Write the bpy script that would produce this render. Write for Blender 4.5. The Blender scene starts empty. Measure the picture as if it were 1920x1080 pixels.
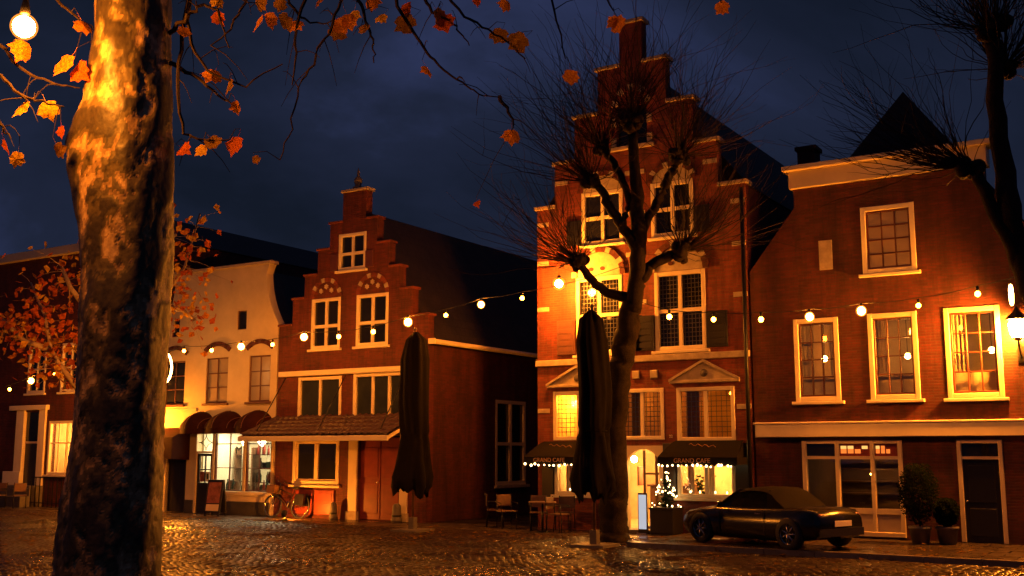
import bpy, bmesh, math, random
from mathutils import Vector, Matrix
import numpy as np
random.seed(7)
rnd = random.Random(11)
SC = bpy.context.scene
COL = SC.collection
R = math.radians

# ------------------------------------------------------------------ camera
PITCH = math.atan(306 / 2027.0)
YAW = R(32.1)
EYE = 2.0
cd = bpy.data.cameras.new('camera')
cam = bpy.data.objects.new('camera', cd)
COL.objects.link(cam)
cam.location = (0, 0, EYE)
cam.rotation_euler = (math.pi / 2 + PITCH, 0, YAW)
cd.sensor_width = 36.0
cd.lens = 36.0 * 2027.0 / 1920.0
cd.clip_end = 2000
cd.clip_start = 0.1
SC.camera = cam

# ------------------------------------------------------------------ dusk sky
W = bpy.data.worlds.new('World')
SC.world = W
W.use_nodes = True
wn, wl = W.node_tree.nodes, W.node_tree.links
wn.clear()
wo = wn.new('ShaderNodeOutputWorld')
wb = wn.new('ShaderNodeBackground')
sky = wn.new('ShaderNodeTexSky')
sky.sky_type = 'NISHITA'
sky.sun_disc = False
sky.sun_elevation = R(-1.0)
sky.sun_rotation = R(200)
sky.altitude = 0
sky.air_density = 1.0
sky.dust_density = 0.6
sky.ozone_density = 4.0
tc = wn.new('ShaderNodeTexCoord')
mp = wn.new('ShaderNodeMapping')
mp.inputs['Scale'].default_value = (1.0, 1.0, 1.7)
mp.inputs['Location'].default_value = (-2.725, -4.319, 0.887)
ns = wn.new('ShaderNodeTexNoise')
ns.inputs['Scale'].default_value = 1.9
ns.inputs['Detail'].default_value = 7
ns.inputs['Roughness'].default_value = 0.55
ns.inputs['Distortion'].default_value = 0.3
cr = wn.new('ShaderNodeValToRGB')
ce = cr.color_ramp.elements
ce[0].position = 0.36
ce[0].color = (0.07, 0.10, 0.19, 1)
ce[1].position = 0.66
ce[1].color = (0.36, 0.48, 1.30, 1)
cm = ce.new(0.52)
cm.color = (0.15, 0.20, 0.44, 1)
mx = wn.new('ShaderNodeMix')
mx.data_type = 'RGBA'
mx.inputs[0].default_value = 0.80
wl.new(tc.outputs['Generated'], mp.inputs['Vector'])
wl.new(mp.outputs['Vector'], ns.inputs['Vector'])
wl.new(ns.outputs['Fac'], cr.inputs['Fac'])
wl.new(sky.outputs['Color'], mx.inputs[6])
wl.new(cr.outputs['Color'], mx.inputs[7])
wl.new(mx.outputs[2], wb.inputs['Color'])
wb.inputs['Strength'].default_value = 0.10
wl.new(wb.outputs['Background'], wo.inputs['Surface'])

SC.view_settings.view_transform = 'Standard'
SC.view_settings.look = 'None'
SC.view_settings.exposure = 0.0
SC.view_settings.gamma = 1.0
SC.render.engine = 'CYCLES'
cy = SC.cycles
cy.use_denoising = True
cy.max_bounces = 6
cy.diffuse_bounces = 3
cy.glossy_bounces = 3
cy.transmission_bounces = 4
cy.transparent_max_bounces = 12
cy.caustics_reflective = False
cy.caustics_refractive = False
cy.sample_clamp_indirect = 4.0
cy.use_light_tree = True

SODIUM = (1.0, 0.265, 0.018)     # colour of the old street lamps and festoon bulbs
WARM = (1.0, 0.43, 0.09)        # cafe lamps
SHOPW = (1.0, 0.80, 0.46)       # shop lighting

# ------------------------------------------------------------------ materials
def _new(name):
    m = bpy.data.materials.new(name)
    m.use_nodes = True
    nt = m.node_tree
    return m, nt.nodes, nt.links, nt.nodes['Principled BSDF']

def pm(name, base, rough=0.7, var=0.2, scale=6.0, bump=0.15, metal=0.0, detail=6, spec=0.5):
    """plain procedural surface: noise-varied colour, roughness and bump"""
    m, n, l, b = _new(name)
    t = n.new('ShaderNodeTexCoord')
    x = n.new('ShaderNodeTexNoise')
    x.inputs['Scale'].default_value = scale
    x.inputs['Detail'].default_value = detail
    x.inputs['Roughness'].default_value = 0.65
    l.new(t.outputs['Object'], x.inputs['Vector'])
    r = n.new('ShaderNodeValToRGB')
    r.color_ramp.elements[0].position = 0.3
    r.color_ramp.elements[1].position = 0.72
    r.color_ramp.elements[0].color = tuple(c * (1 - var) for c in base) + (1,)
    r.color_ramp.elements[1].color = tuple(min(1, c * (1 + var)) for c in base) + (1,)
    l.new(x.outputs['Fac'], r.inputs['Fac'])
    l.new(r.outputs['Color'], b.inputs['Base Color'])
    b.inputs['Roughness'].default_value = rough
    b.inputs['Metallic'].default_value = metal
    b.inputs['Specular IOR Level'].default_value = spec
    if bump:
        x2 = n.new('ShaderNodeTexNoise')
        x2.inputs['Scale'].default_value = scale * 5
        x2.inputs['Detail'].default_value = 4
        l.new(t.outputs['Object'], x2.inputs['Vector'])
        bp = n.new('ShaderNodeBump')
        bp.inputs['Strength'].default_value = bump
        bp.inputs['Distance'].default_value = 0.02
        l.new(x2.outputs['Fac'], bp.inputs['Height'])
        l.new(bp.outputs['Normal'], b.inputs['Normal'])
    return m

def brick(name, c1, c2, mortar, bw=0.215, bh=0.062, var=0.35):
    m, n, l, b = _new(name)
    g = n.new('ShaderNodeNewGeometry')
    sp = n.new('ShaderNodeSeparateXYZ')
    l.new(g.outputs['Position'], sp.inputs[0])
    ad = n.new('ShaderNodeMath'); ad.operation = 'ADD'
    l.new(sp.outputs['X'], ad.inputs[0]); l.new(sp.outputs['Y'], ad.inputs[1])
    cb = n.new('ShaderNodeCombineXYZ')
    l.new(ad.outputs[0], cb.inputs[0]); l.new(sp.outputs['Z'], cb.inputs[1])
    bt = n.new('ShaderNodeTexBrick')
    bt.inputs['Scale'].default_value = 1.0
    bt.inputs['Brick Width'].default_value = bw
    bt.inputs['Row Height'].default_value = bh
    bt.inputs['Mortar Size'].default_value = 0.008
    bt.inputs['Mortar Smooth'].default_value = 0.3
    bt.inputs['Color1'].default_value = c1 + (1,)
    bt.inputs['Color2'].default_value = c2 + (1,)
    bt.inputs['Mortar'].default_value = mortar + (1,)
    l.new(cb.outputs[0], bt.inputs['Vector'])
    x = n.new('ShaderNodeTexNoise')
    x.inputs['Scale'].default_value = 1.1
    x.inputs['Detail'].default_value = 8
    x.inputs['Roughness'].default_value = 0.7
    l.new(g.outputs['Position'], x.inputs['Vector'])
    r = n.new('ShaderNodeValToRGB')
    r.color_ramp.elements[0].position = 0.32
    r.color_ramp.elements[1].position = 0.68
    r.color_ramp.elements[0].color = (1 - var, 1 - var, 1 - var, 1)
    r.color_ramp.elements[1].color = (1 + var * .4, 1 + var * .4, 1 + var * .4, 1)
    l.new(x.outputs['Fac'], r.inputs['Fac'])
    mm = n.new('ShaderNodeMix'); mm.data_type = 'RGBA'; mm.blend_type = 'MULTIPLY'
    mm.inputs[0].default_value = 1
    l.new(bt.outputs['Color'], mm.inputs[6]); l.new(r.outputs['Color'], mm.inputs[7])
    mpn = n.new('ShaderNodeMapping'); mpn.inputs['Scale'].default_value = (2.6, 2.6, 0.35)
    l.new(g.outputs['Position'], mpn.inputs['Vector'])
    sx = n.new('ShaderNodeTexNoise'); sx.inputs['Scale'].default_value = 1.0; sx.inputs['Detail'].default_value = 9; sx.inputs['Roughness'].default_value = 0.72
    l.new(mpn.outputs[0], sx.inputs['Vector'])
    sr = n.new('ShaderNodeValToRGB')
    sr.color_ramp.elements[0].position = 0.36; sr.color_ramp.elements[0].color = (0.50, 0.50, 0.52, 1)
    sr.color_ramp.elements[1].position = 0.56; sr.color_ramp.elements[1].color = (1.08, 1.08, 1.08, 1)
    l.new(sx.outputs['Fac'], sr.inputs['Fac'])
    m2 = n.new('ShaderNodeMix'); m2.data_type = 'RGBA'; m2.blend_type = 'MULTIPLY'; m2.inputs[0].default_value = 1
    l.new(mm.outputs[2], m2.inputs[6]); l.new(sr.outputs['Color'], m2.inputs[7])
    l.new(m2.outputs[2], b.inputs['Base Color'])
    b.inputs['Roughness'].default_value = 0.78
    iv = n.new('ShaderNodeMath'); iv.operation = 'SUBTRACT'; iv.inputs[0].default_value = 1
    l.new(bt.outputs['Fac'], iv.inputs[1])
    x2 = n.new('ShaderNodeTexNoise'); x2.inputs['Scale'].default_value = 30
    l.new(g.outputs['Position'], x2.inputs['Vector'])
    a2 = n.new('ShaderNodeMath'); a2.operation = 'MULTIPLY_ADD'; a2.inputs[1].default_value = 0.35
    l.new(x2.outputs['Fac'], a2.inputs[0]); l.new(iv.outputs[0], a2.inputs[2])
    bp = n.new('ShaderNodeBump'); bp.inputs['Strength'].default_value = 0.8; bp.inputs['Distance'].default_value = 0.012
    l.new(a2.outputs[0], bp.inputs['Height'])
    l.new(bp.outputs['Normal'], b.inputs['Normal'])
    return m

def emit(name, col, strength):
    m = bpy.data.materials.new(name)
    m.use_nodes = True
    n, l = m.node_tree.nodes, m.node_tree.links
    n.clear()
    o = n.new('ShaderNodeOutputMaterial')
    e = n.new('ShaderNodeEmission')
    e.inputs['Color'].default_value = col + (1,)
    e.inputs['Strength'].default_value = strength
    l.new(e.outputs[0], o.inputs['Surface'])
    return m

def glass(name, tint, gloss=0.12, rough=0.03):
    m = bpy.data.materials.new(name)
    m.use_nodes = True
    n, l = m.node_tree.nodes, m.node_tree.links
    n.clear()
    o = n.new('ShaderNodeOutputMaterial')
    t = n.new('ShaderNodeBsdfTransparent'); t.inputs['Color'].default_value = tint + (1,)
    g = n.new('ShaderNodeBsdfGlossy'); g.inputs['Roughness'].default_value = rough
    x = n.new('ShaderNodeTexNoise'); x.inputs['Scale'].default_value = 1.3
    tcn = n.new('ShaderNodeTexCoord'); l.new(tcn.outputs['Object'], x.inputs['Vector'])
    bp = n.new('ShaderNodeBump'); bp.inputs['Strength'].default_value = 0.12; bp.inputs['Distance'].default_value = 0.05
    l.new(x.outputs['Fac'], bp.inputs['Height']); l.new(bp.outputs['Normal'], g.inputs['Normal'])
    mxs = n.new('ShaderNodeMixShader'); mxs.inputs[0].default_value = gloss
    l.new(t.outputs[0], mxs.inputs[1]); l.new(g.outputs[0], mxs.inputs[2])
    l.new(mxs.outputs[0], o.inputs['Surface'])
    return m

def halomat(name, col, strength, fac):  # see-through shell whose emission imitates the halo around a lamp
    m = emit(name, col, strength)
    n, l = m.node_tree.nodes, m.node_tree.links
    t = n.new('ShaderNodeBsdfTransparent'); ms_ = n.new('ShaderNodeMixShader'); ms_.inputs[0].default_value = fac
    e = [q for q in n if q.type == 'EMISSION'][0]; o = [q for q in n if q.type == 'OUTPUT_MATERIAL'][0]
    l.new(t.outputs[0], ms_.inputs[1]); l.new(e.outputs[0], ms_.inputs[2]); l.new(ms_.outputs[0], o.inputs['Surface'])
    return m

def darkglass(name, base=(0.012, 0.012, 0.010), rough=0.06):
    m = pm(name, base, rough, 0.3, 1.5, 0.0)
    n, l = m.node_tree.nodes, m.node_tree.links
    x = n.new('ShaderNodeTexNoise'); x.inputs['Scale'].default_value = 1.1
    tcn = n.new('ShaderNodeTexCoord'); l.new(tcn.outputs['Object'], x.inputs['Vector'])
    bp = n.new('ShaderNodeBump'); bp.inputs['Strength'].default_value = 0.15; bp.inputs['Distance'].default_value = 0.06
    l.new(x.outputs['Fac'], bp.inputs['Height'])
    l.new(bp.outputs['Normal'], n['Principled BSDF'].inputs['Normal'])
    return m

def leafmat(name, base):
    m = bpy.data.materials.new(name)
    m.use_nodes = True
    n, l = m.node_tree.nodes, m.node_tree.links
    n.clear()
    o = n.new('ShaderNodeOutputMaterial')
    t = n.new('ShaderNodeTexCoord')
    oi = n.new('ShaderNodeObjectInfo')
    x = n.new('ShaderNodeTexNoise'); x.inputs['Scale'].default_value = 14
    x.noise_dimensions = '4D'
    l.new(t.outputs['Object'], x.inputs['Vector'])
    mw = n.new('ShaderNodeMath'); mw.operation = 'MULTIPLY'; mw.inputs[1].default_value = 20
    l.new(oi.outputs['Random'], mw.inputs[0]); l.new(mw.outputs[0], x.inputs['W'])
    r = n.new('ShaderNodeValToRGB')
    r.color_ramp.elements[0].position = 0.35; r.color_ramp.elements[1].position = 0.65
    r.color_ramp.elements[0].color = (base[0] * .6, base[1] * .5, base[2], 1)
    r.color_ramp.elements[1].color = (min(1, base[0] * 1.3), min(1, base[1] * 1.4), base[2], 1)
    l.new(x.outputs['Fac'], r.inputs['Fac'])
    d = n.new('ShaderNodeBsdfDiffuse'); tr = n.new('ShaderNodeBsdfTranslucent')
    l.new(r.outputs['Color'], d.inputs['Color']); l.new(r.outputs['Color'], tr.inputs['Color'])
    ms = n.new('ShaderNodeMixShader'); ms.inputs[0].default_value = 0.5
    l.new(d.outputs[0], ms.inputs[1]); l.new(tr.outputs[0], ms.inputs[2])
    l.new(ms.outputs[0], o.inputs['Surface'])
    return m

def barkmat():
    m, n, l, b = _new('plane_bark')
    t = n.new('ShaderNodeTexCoord')
    mpn = n.new('ShaderNodeMapping'); mpn.inputs['Scale'].default_value = (1.0, 1.0, 0.72)
    l.new(t.outputs['Object'], mpn.inputs['Vector'])
    x = n.new('ShaderNodeTexNoise'); x.inputs['Scale'].default_value = 6.5; x.inputs['Detail'].default_value = 7
    x.inputs['Distortion'].default_value = 0.35; x.inputs['Roughness'].default_value = 0.62
    l.new(mpn.outputs[0], x.inputs['Vector'])
    pa = n.new('ShaderNodeAttribute'); pa.attribute_name = 'plate'
    pm_ = n.new('ShaderNodeMath'); pm_.operation = 'MULTIPLY_ADD'; pm_.inputs[1].default_value = 0.14
    l.new(x.outputs['Fac'], pm_.inputs[0]); l.new(pa.outputs['Fac'], pm_.inputs[2])
    r = n.new('ShaderNodeValToRGB')
    e = r.color_ramp.elements
    e[0].position = 0.0; e[0].color = (0.030, 0.022, 0.009, 1)
    e[1].position = 0.20; e[1].color = (0.050, 0.040, 0.014, 1)
    for ps, cl in ((.26, (0.085, 0.066, 0.022, 1)), (.52, (0.12, 0.092, 0.032, 1)), (.60, (0.28, 0.18, 0.075, 1)), (.86, (0.34, 0.23, 0.095, 1)), (.93, (0.52, 0.37, 0.18, 1))):
        a = e.new(ps); a.color = cl
    l.new(pm_.outputs[0], r.inputs['Fac'])
    x3 = n.new('ShaderNodeTexNoise'); x3.inputs['Scale'].default_value = 26; x3.inputs['Detail'].default_value = 6
    l.new(mpn.outputs[0], x3.inputs['Vector'])
    r3 = n.new('ShaderNodeValToRGB')
    r3.color_ramp.elements[0].position = .3; r3.color_ramp.elements[0].color = (.45, .45, .45, 1)
    r3.color_ramp.elements[1].position = .62
    l.new(x3.outputs['Fac'], r3.inputs['Fac'])
    mm = n.new('ShaderNodeMix'); mm.data_type = 'RGBA'; mm.blend_type = 'MULTIPLY'; mm.inputs[0].default_value = 1
    l.new(r.outputs['Color'], mm.inputs[6]); l.new(r3.outputs['Color'], mm.inputs[7])
    l.new(mm.outputs[2], b.inputs['Base Color'])
    b.inputs['Roughness'].default_value = 0.5
    bp = n.new('ShaderNodeBump'); bp.inputs['Strength'].default_value = 0.5; bp.inputs['Distance'].default_value = 0.02
    ad = n.new('ShaderNodeMath'); ad.operation = 'MULTIPLY_ADD'; ad.inputs[1].default_value = .4
    l.new(x3.outputs['Fac'], ad.inputs[0]); l.new(r.outputs['Color'], ad.inputs[2])
    l.new(ad.outputs[0], bp.inputs['Height']); l.new(bp.outputs['Normal'], b.inputs['Normal'])
    return m

def wetstone(name, c1, c2, rlo, rhi, bump):
    m, n, l, b = _new(name)
    g = n.new('ShaderNodeNewGeometry')
    x = n.new('ShaderNodeTexNoise'); x.inputs['Scale'].default_value = 7; x.inputs['Detail'].default_value = 6
    l.new(g.outputs['Position'], x.inputs['Vector'])
    r = n.new('ShaderNodeValToRGB')
    r.color_ramp.elements[0].position = .3; r.color_ramp.elements[0].color = c1 + (1,)
    r.color_ramp.elements[1].position = .7; r.color_ramp.elements[1].color = c2 + (1,)
    l.new(x.outputs['Fac'], r.inputs['Fac']); l.new(r.outputs['Color'], b.inputs['Base Color'])
    y = n.new('ShaderNodeTexNoise'); y.inputs['Scale'].default_value = 0.55; y.inputs['Detail'].default_value = 4
    l.new(g.outputs['Position'], y.inputs['Vector'])
    mr = n.new('ShaderNodeMapRange'); mr.inputs[1].default_value = .38; mr.inputs[2].default_value = .62
    mr.inputs[3].default_value = rlo; mr.inputs[4].default_value = rhi
    l.new(y.outputs['Fac'], mr.inputs[0]); l.new(mr.outputs[0], b.inputs['Roughness'])
    b.inputs['Specular IOR Level'].default_value = 0.16
    df = n.new('ShaderNodeBsdfDiffuse')
    l.new(r.outputs['Color'], df.inputs['Color'])
    wm = n.new('ShaderNodeTexNoise'); wm.inputs['Scale'].default_value = 0.9; wm.inputs['Detail'].default_value = 8; wm.inputs['Roughness'].default_value = 0.68
    l.new(g.outputs['Position'], wm.inputs['Vector'])
    wr = n.new('ShaderNodeMapRange'); wr.inputs[1].default_value = 0.36; wr.inputs[2].default_value = 0.50
    l.new(wm.outputs['Fac'], wr.inputs[0])
    mxs = n.new('ShaderNodeMixShader')
    l.new(wr.outputs[0], mxs.inputs[0]); l.new(df.outputs[0], mxs.inputs[1]); l.new(b.outputs[0], mxs.inputs[2])
    l.new(mxs.outputs[0], n['Material Output'].inputs['Surface'])
    z = n.new('ShaderNodeTexNoise'); z.inputs['Scale'].default_value = 22; z.inputs['Detail'].default_value = 5
    l.new(g.outputs['Position'], z.inputs['Vector'])
    bp = n.new('ShaderNodeBump'); bp.inputs['Strength'].default_value = bump; bp.inputs['Distance'].default_value = .02
    l.new(z.outputs['Fac'], bp.inputs['Height']); l.new(bp.outputs['Normal'], b.inputs['Normal']); l.new(bp.outputs['Normal'], df.inputs['Normal'])
    return m

M = dict(
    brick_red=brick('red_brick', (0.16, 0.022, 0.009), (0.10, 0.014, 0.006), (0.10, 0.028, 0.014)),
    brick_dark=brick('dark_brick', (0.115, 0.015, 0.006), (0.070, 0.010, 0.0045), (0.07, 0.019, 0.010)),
    brick_old=brick('old_brick', (0.26, 0.042, 0.017), (0.17, 0.027, 0.012), (0.16, 0.055, 0.03)),
    plaster=pm('white_plaster', (0.56, 0.46, 0.29), 0.75, 0.12, 1.6, 0.25),
    white=pm('white_paint', (0.74, 0.64, 0.42), 0.45, 0.07, 3, 0.05),
    cream=pm('cream_paint', (0.66, 0.54, 0.32), 0.5, 0.08, 2.2, 0.06),
    stone=pm('sandstone', (0.42, 0.34, 0.23), 0.8, 0.25, 5, 0.3),
    greystone=pm('grey_stone', (0.11, 0.095, 0.08), 0.6, 0.3, 6, 0.4),
    tile=pm('roof_tile', (0.050, 0.022, 0.016), 0.42, 0.4, 3, 0.3),
    roof=brick('dark_pantile_roof', (0.030, 0.016, 0.012), (0.020, 0.012, 0.010), (0.008, 0.006, 0.005), 0.24, 0.26, 0.5),
    redpaint=pm('red_door_paint', (0.23, 0.035, 0.02), 0.45, 0.2, 4, 0.1),
    brown=pm('brown_paint', (0.10, 0.03, 0.018), 0.4, 0.2, 4, 0.1),
    black=pm('black_paint', (0.012, 0.011, 0.010), 0.35, 0.2, 5, 0.05),
    plinth=pm('dark_plinth', (0.05, 0.045, 0.04), 0.6, 0.3, 4, 0.2),
    canvas=pm('dark_canvas', (0.009, 0.007, 0.006), 0.85, 0.25, 8, 0.2, spec=0.08),
    redcanvas=pm('dark_red_canvas', (0.028, 0.007, 0.005), 0.8, 0.25, 8, 0.2, spec=0.08),
    metal=pm('dark_metal', (0.03, 0.03, 0.03), 0.4, 0.2, 8, 0.05, metal=0.8),
    steel=pm('steel', (0.5, 0.5, 0.5), 0.25, 0.1, 8, 0.0, metal=1.0),
    rubber=pm('rubber', (0.015, 0.015, 0.015), 0.75, 0.2, 20, 0.1),
    wood=pm('brown_wood', (0.12, 0.06, 0.03), 0.5, 0.3, 6, 0.1),
    carpaint=pm('black_car_paint', (0.006, 0.006, 0.007), 0.22, 0.1, 2, 0.0),
    chrome=pm('chrome', (0.8, 0.8, 0.8), 0.08, 0.05, 2, 0.0, metal=1.0),
    plate=pm('plate_white', (0.62, 0.55, 0.5), 0.4, 0.05, 10, 0.0),
    bark=pm('dark_bark', (0.030, 0.022, 0.015), 0.8, 0.4, 9, 0.8, spec=0.08),
    barkpale=pm('pale_bark', (0.30, 0.22, 0.13), 0.6, 0.35, 9, 0.5),
    plane=barkmat(),
    twig=pm('twig_bark', (0.035, 0.025, 0.018), 0.8, 0.3, 20, 0.2, spec=0.08),
    leaf_o=leafmat('orange_leaf', (0.50, 0.20, 0.02)),
    leaf_y=leafmat('yellow_leaf', (0.58, 0.34, 0.03)),
    leaf_r=leafmat('russet_leaf', (0.42, 0.10, 0.015)),
    leaf_b=leafmat('brown_leaf', (0.22, 0.12, 0.02)),
    green=leafmat('box_leaf', (0.016, 0.024, 0.008)),
    fir=leafmat('fir_needle', (0.03, 0.06, 0.025)),
    darkglass=darkglass('dark_window_glass'),
    greenglass=darkglass('greenish_window_glass', (0.03, 0.035, 0.022), 0.08),
    paleglass=pm('blind_behind_glass', (0.34, 0.27, 0.18), 0.25, 0.12, 1.2, 0.0),
    clear=glass('clear_glass', (0.93, 0.93, 0.90), 0.08),
    amber=glass('leaded_amber_glass', (0.85, 0.66, 0.34), 0.08, 0.08),
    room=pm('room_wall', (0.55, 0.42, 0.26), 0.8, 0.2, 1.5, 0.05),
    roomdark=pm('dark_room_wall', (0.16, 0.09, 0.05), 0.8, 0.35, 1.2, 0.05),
    shopwall=pm('shop_wall', (0.78, 0.74, 0.62), 0.7, 0.1, 1.5, 0.03),
    curtain=pm('pale_curtain', (0.62, 0.55, 0.40), 0.85, 0.12, 5, 0.2),
    lead=pm('lead_came', (0.03, 0.025, 0.02), 0.5, 0.2, 8, 0.0),
    letter=pm('dark_letter', (0.01, 0.04, 0.03), 0.5, 0.1, 8, 0.0),
    gold=pm('dull_gold_letter', (0.45, 0.22, 0.10), 0.45, 0.1, 8, 0.0),
    paint_scene=pm('reddish_poster', (0.26, 0.09, 0.05), 0.5, 0.7, 5, 0.0),
    cobble=wetstone('wet_cobbles', (0.022, 0.014, 0.010), (0.055, 0.036, 0.024), 0.20, 0.36, 0.10),
    joint=wetstone('wet_joint_sand', (0.015, 0.011, 0.008), (0.03, 0.022, 0.016), 0.25, 0.6, 0.3),
    paving=wetstone('wet_paving', (0.035, 0.026, 0.02), (0.08, 0.06, 0.046), 0.15, 0.45, 0.2),
    kerb=wetstone('wet_kerb', (0.12, 0.10, 0.08), (0.2, 0.17, 0.14), 0.3, 0.5, 0.25),
    globe=halomat('amber_halo_shell', (1.0, 0.30, 0.03), 3.0, 0.25),  # orange halo added around bulbs as a weakly glowing shell
    bulb=emit('festoon_bulb', SODIUM, 85.0),
    bigbulb=emit('large_festoon_bulb', SODIUM, 720.0),
    lamp_sq=emit('square_lamp', SODIUM, 1500.0),
    lamp_street_assumed=emit('assumed_street_lamp_glow', SODIUM, 2200.0),
    lamp_cafe=emit('cafe_front_lamp', SODIUM, 4300.0),
    assumed_lantern=emit('assumed_lantern_glow', SODIUM, 1300.0),
    lantern=emit('wall_lantern_glow', SODIUM, 3000.0),
    ornament=emit('light_tube', (1.0, 0.52, 0.14), 30.0),
    fairy=emit('fairy_light', (1.0, 0.62, 0.25), 14.0),
    pendant=emit('pendant_glow', WARM, 650.0),
    dimpend=emit('dim_pendant_glow', WARM, 170.0),
    tube=emit('shop_ceiling_light', SHOPW, 50.0),
    shopglobe=emit('shop_globe_light', SHOPW, 45.0),
    screen=emit('lit_menu_panel', (0.85, 0.86, 0.95), 0.6),
    stain_o=emit('lit_orange_glass', (1.0, 0.22, 0.03), 1.1),
    stain_y=emit('lit_yellow_glass', (1.0, 0.5, 0.12), 1.3),
    assumed_uplight=emit('assumed_uplight_glow', SODIUM, 3400.0),
)

# ------------------------------------------------------------------ mesh helpers
class MB:
    def __init__(s):
        s.v, s.f = [], []
    def add(s, vs, fs):
        o = len(s.v)
        s.v += [tuple(p) for p in vs]
        s.f += [tuple(i + o for i in f) for f in fs]
        return s
    def box(s, x0, x1, y0, y1, z0, z1):
        return s.add([(x0, y0, z0), (x1, y0, z0), (x1, y1, z0), (x0, y1, z0), (x0, y0, z1), (x1, y0, z1), (x1, y1, z1), (x0, y1, z1)],
                     [(0, 3, 2, 1), (4, 5, 6, 7), (0, 1, 5, 4), (1, 2, 6, 5), (2, 3, 7, 6), (3, 0, 4, 7)])
    def bbox(s, x0, x1, y0, y1, z0, z1, b=0.012):
        """box with chamfered front (low-y) edges"""
        vs = [(x0, y1, z0), (x1, y1, z0), (x1, y1, z1), (x0, y1, z1),
              (x0, y0 + b, z0), (x1, y0 + b, z0), (x1, y0 + b, z1), (x0, y0 + b, z1),
              (x0 + b, y0, z0 + b), (x1 - b, y0, z0 + b), (x1 - b, y0, z1 - b), (x0 + b, y0, z1 - b)]
        fs = [(0, 1, 2, 3), (8, 11, 10, 9)]
        for i in range(4):
            j = (i + 1) % 4
            fs.append((i, 4 + i, 4 + j, j)); fs.append((4 + i, 8 + i, 8 + j, 4 + j))
        return s.add(vs, fs)
    def prism(s, poly, y0, y1):
        """polygon in x,z extruded along y"""
        n = len(poly)
        vs = [(x, y0, z) for x, z in poly] + [(x, y1, z) for x, z in poly]
        fs = [tuple(range(n)), tuple(range(2 * n - 1, n - 1, -1))]
        fs += [(i, i + n, (i + 1) % n + n, (i + 1) % n) for i in range(n)]
        return s.add(vs, fs)
    def tube(s, pts, rad, seg=6, cap=True):
        pts = [Vector(p) for p in pts]
        n = len(pts)
        if not isinstance(rad, (list, tuple)):
            rad = [rad] * n
        o = len(s.v)
        ref = Vector((0.3, 0.2, 0.93)).normalized()
        for i, p in enumerate(pts):
            d = (pts[min(i + 1, n - 1)] - pts[max(i - 1, 0)])
            d = d.normalized() if d.length > 1e-9 else Vector((0, 0, 1))
            a = d.cross(ref)
            if a.length < 1e-3:
                a = d.cross(Vector((1, 0, 0)))
            a.normalize(); b = d.cross(a)
            for k in range(seg):
                t = 2 * math.pi * k / seg
                s.v.append(tuple(p + (a * math.cos(t) + b * math.sin(t)) * rad[i]))
        for i in range(n - 1):
            for k in range(seg):
                k2 = (k + 1) % seg
                s.f.append((o + i * seg + k, o + i * seg + k2, o + (i + 1) * seg + k2, o + (i + 1) * seg + k))
        if cap:
            s.f.append(tuple(o + k for k in range(seg))[::-1])
            s.f.append(tuple(o + (n - 1) * seg + k for k in range(seg)))
        return s
    def lathe(s, prof, cx=0, cy=0, seg=16):
        """profile of (r, z)"""
        o = len(s.v); n = len(prof)
        for r, z in prof:
            for k in range(seg):
                t = 2 * math.pi * k / seg
                s.v.append((cx + r * math.cos(t), cy + r * math.sin(t), z))
        for i in range(n - 1):
            for k in range(seg):
                k2 = (k + 1) % seg
                s.f.append((o + i * seg + k, o + i * seg + k2, o + (i + 1) * seg + k2, o + (i + 1) * seg + k))
        s.f.append(tuple(o + k for k in range(seg))[::-1])
        s.f.append(tuple(o + (n - 1) * seg + k for k in range(seg)))
        return s
    def ball(s, c, r, seg=10, rings=6, sx=1, sy=1, sz=1):
        o = len(s.v)
        s.v.append((c[0], c[1], c[2] - r * sz))
        for i in range(1, rings):
            a = -math.pi / 2 + math.pi * i / rings
            for k in range(seg):
                t = 2 * math.pi * k / seg
                s.v.append((c[0] + r * sx * math.cos(a) * math.cos(t), c[1] + r * sy * math.cos(a) * math.sin(t), c[2] + r * sz * math.sin(a)))
        s.v.append((c[0], c[1], c[2] + r * sz))
        for k in range(seg):
            k2 = (k + 1) % seg
            s.f.append((o, o + 1 + k2, o + 1 + k))
            for i in range(rings - 2):
                s.f.append((o + 1 + i * seg + k, o + 1 + i * seg + k2, o + 1 + (i + 1) * seg + k2, o + 1 + (i + 1) * seg + k))
            e = o + 1 + (rings - 2) * seg
            s.f.append((e + k, e + k2, o + 1 + (rings - 1) * seg))
        return s
    def mesh(s, name, mat, smooth=False):
        me = bpy.data.meshes.new(name)
        me.from_pydata(s.v, [], s.f)
        if mat is not None:
            me.materials.append(M[mat] if isinstance(mat, str) else mat)
        if smooth:
            me.polygons.foreach_set('use_smooth', [True] * len(me.polygons))
        me.update()
        return me
    def build(s, name, mat, parent=None, smooth=False, loc=None):
        return place(name, s.mesh(name, mat, smooth), parent, loc)

def place(name, me, parent=None, loc=None):
    o = bpy.data.objects.new(name, me)
    COL.objects.link(o)
    if parent is not None:
        o.parent = parent
    if loc is not None:
        o.location = loc
    return o

def tag(o, label=None, cat=None, group=None, kind=None):
    if label: o['label'] = label
    if cat: o['category'] = cat
    if group: o['group'] = group
    if kind: o['kind'] = kind
    return o

def thing(name, label, cat, loc=(0, 0, 0), rz=0, group=None):
    o = bpy.data.objects.new(name, None)
    o.empty_display_size = 0.3
    COL.objects.link(o)
    o.location = loc
    o.rotation_euler = (0, 0, rz)
    return tag(o, label, cat, group)

def copy_tree(o, parent=None):
    c = o.copy()
    COL.objects.link(c)
    c.parent = parent
    for ch in list(o.children):
        copy_tree(ch, c)
    return c

def local(parent):
    """houses are Empties at (x, 25, 0) but their parts are given in world coordinates"""
    def fix(o):
        o.location = o.location - parent.location
        return o
    return fix

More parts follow.
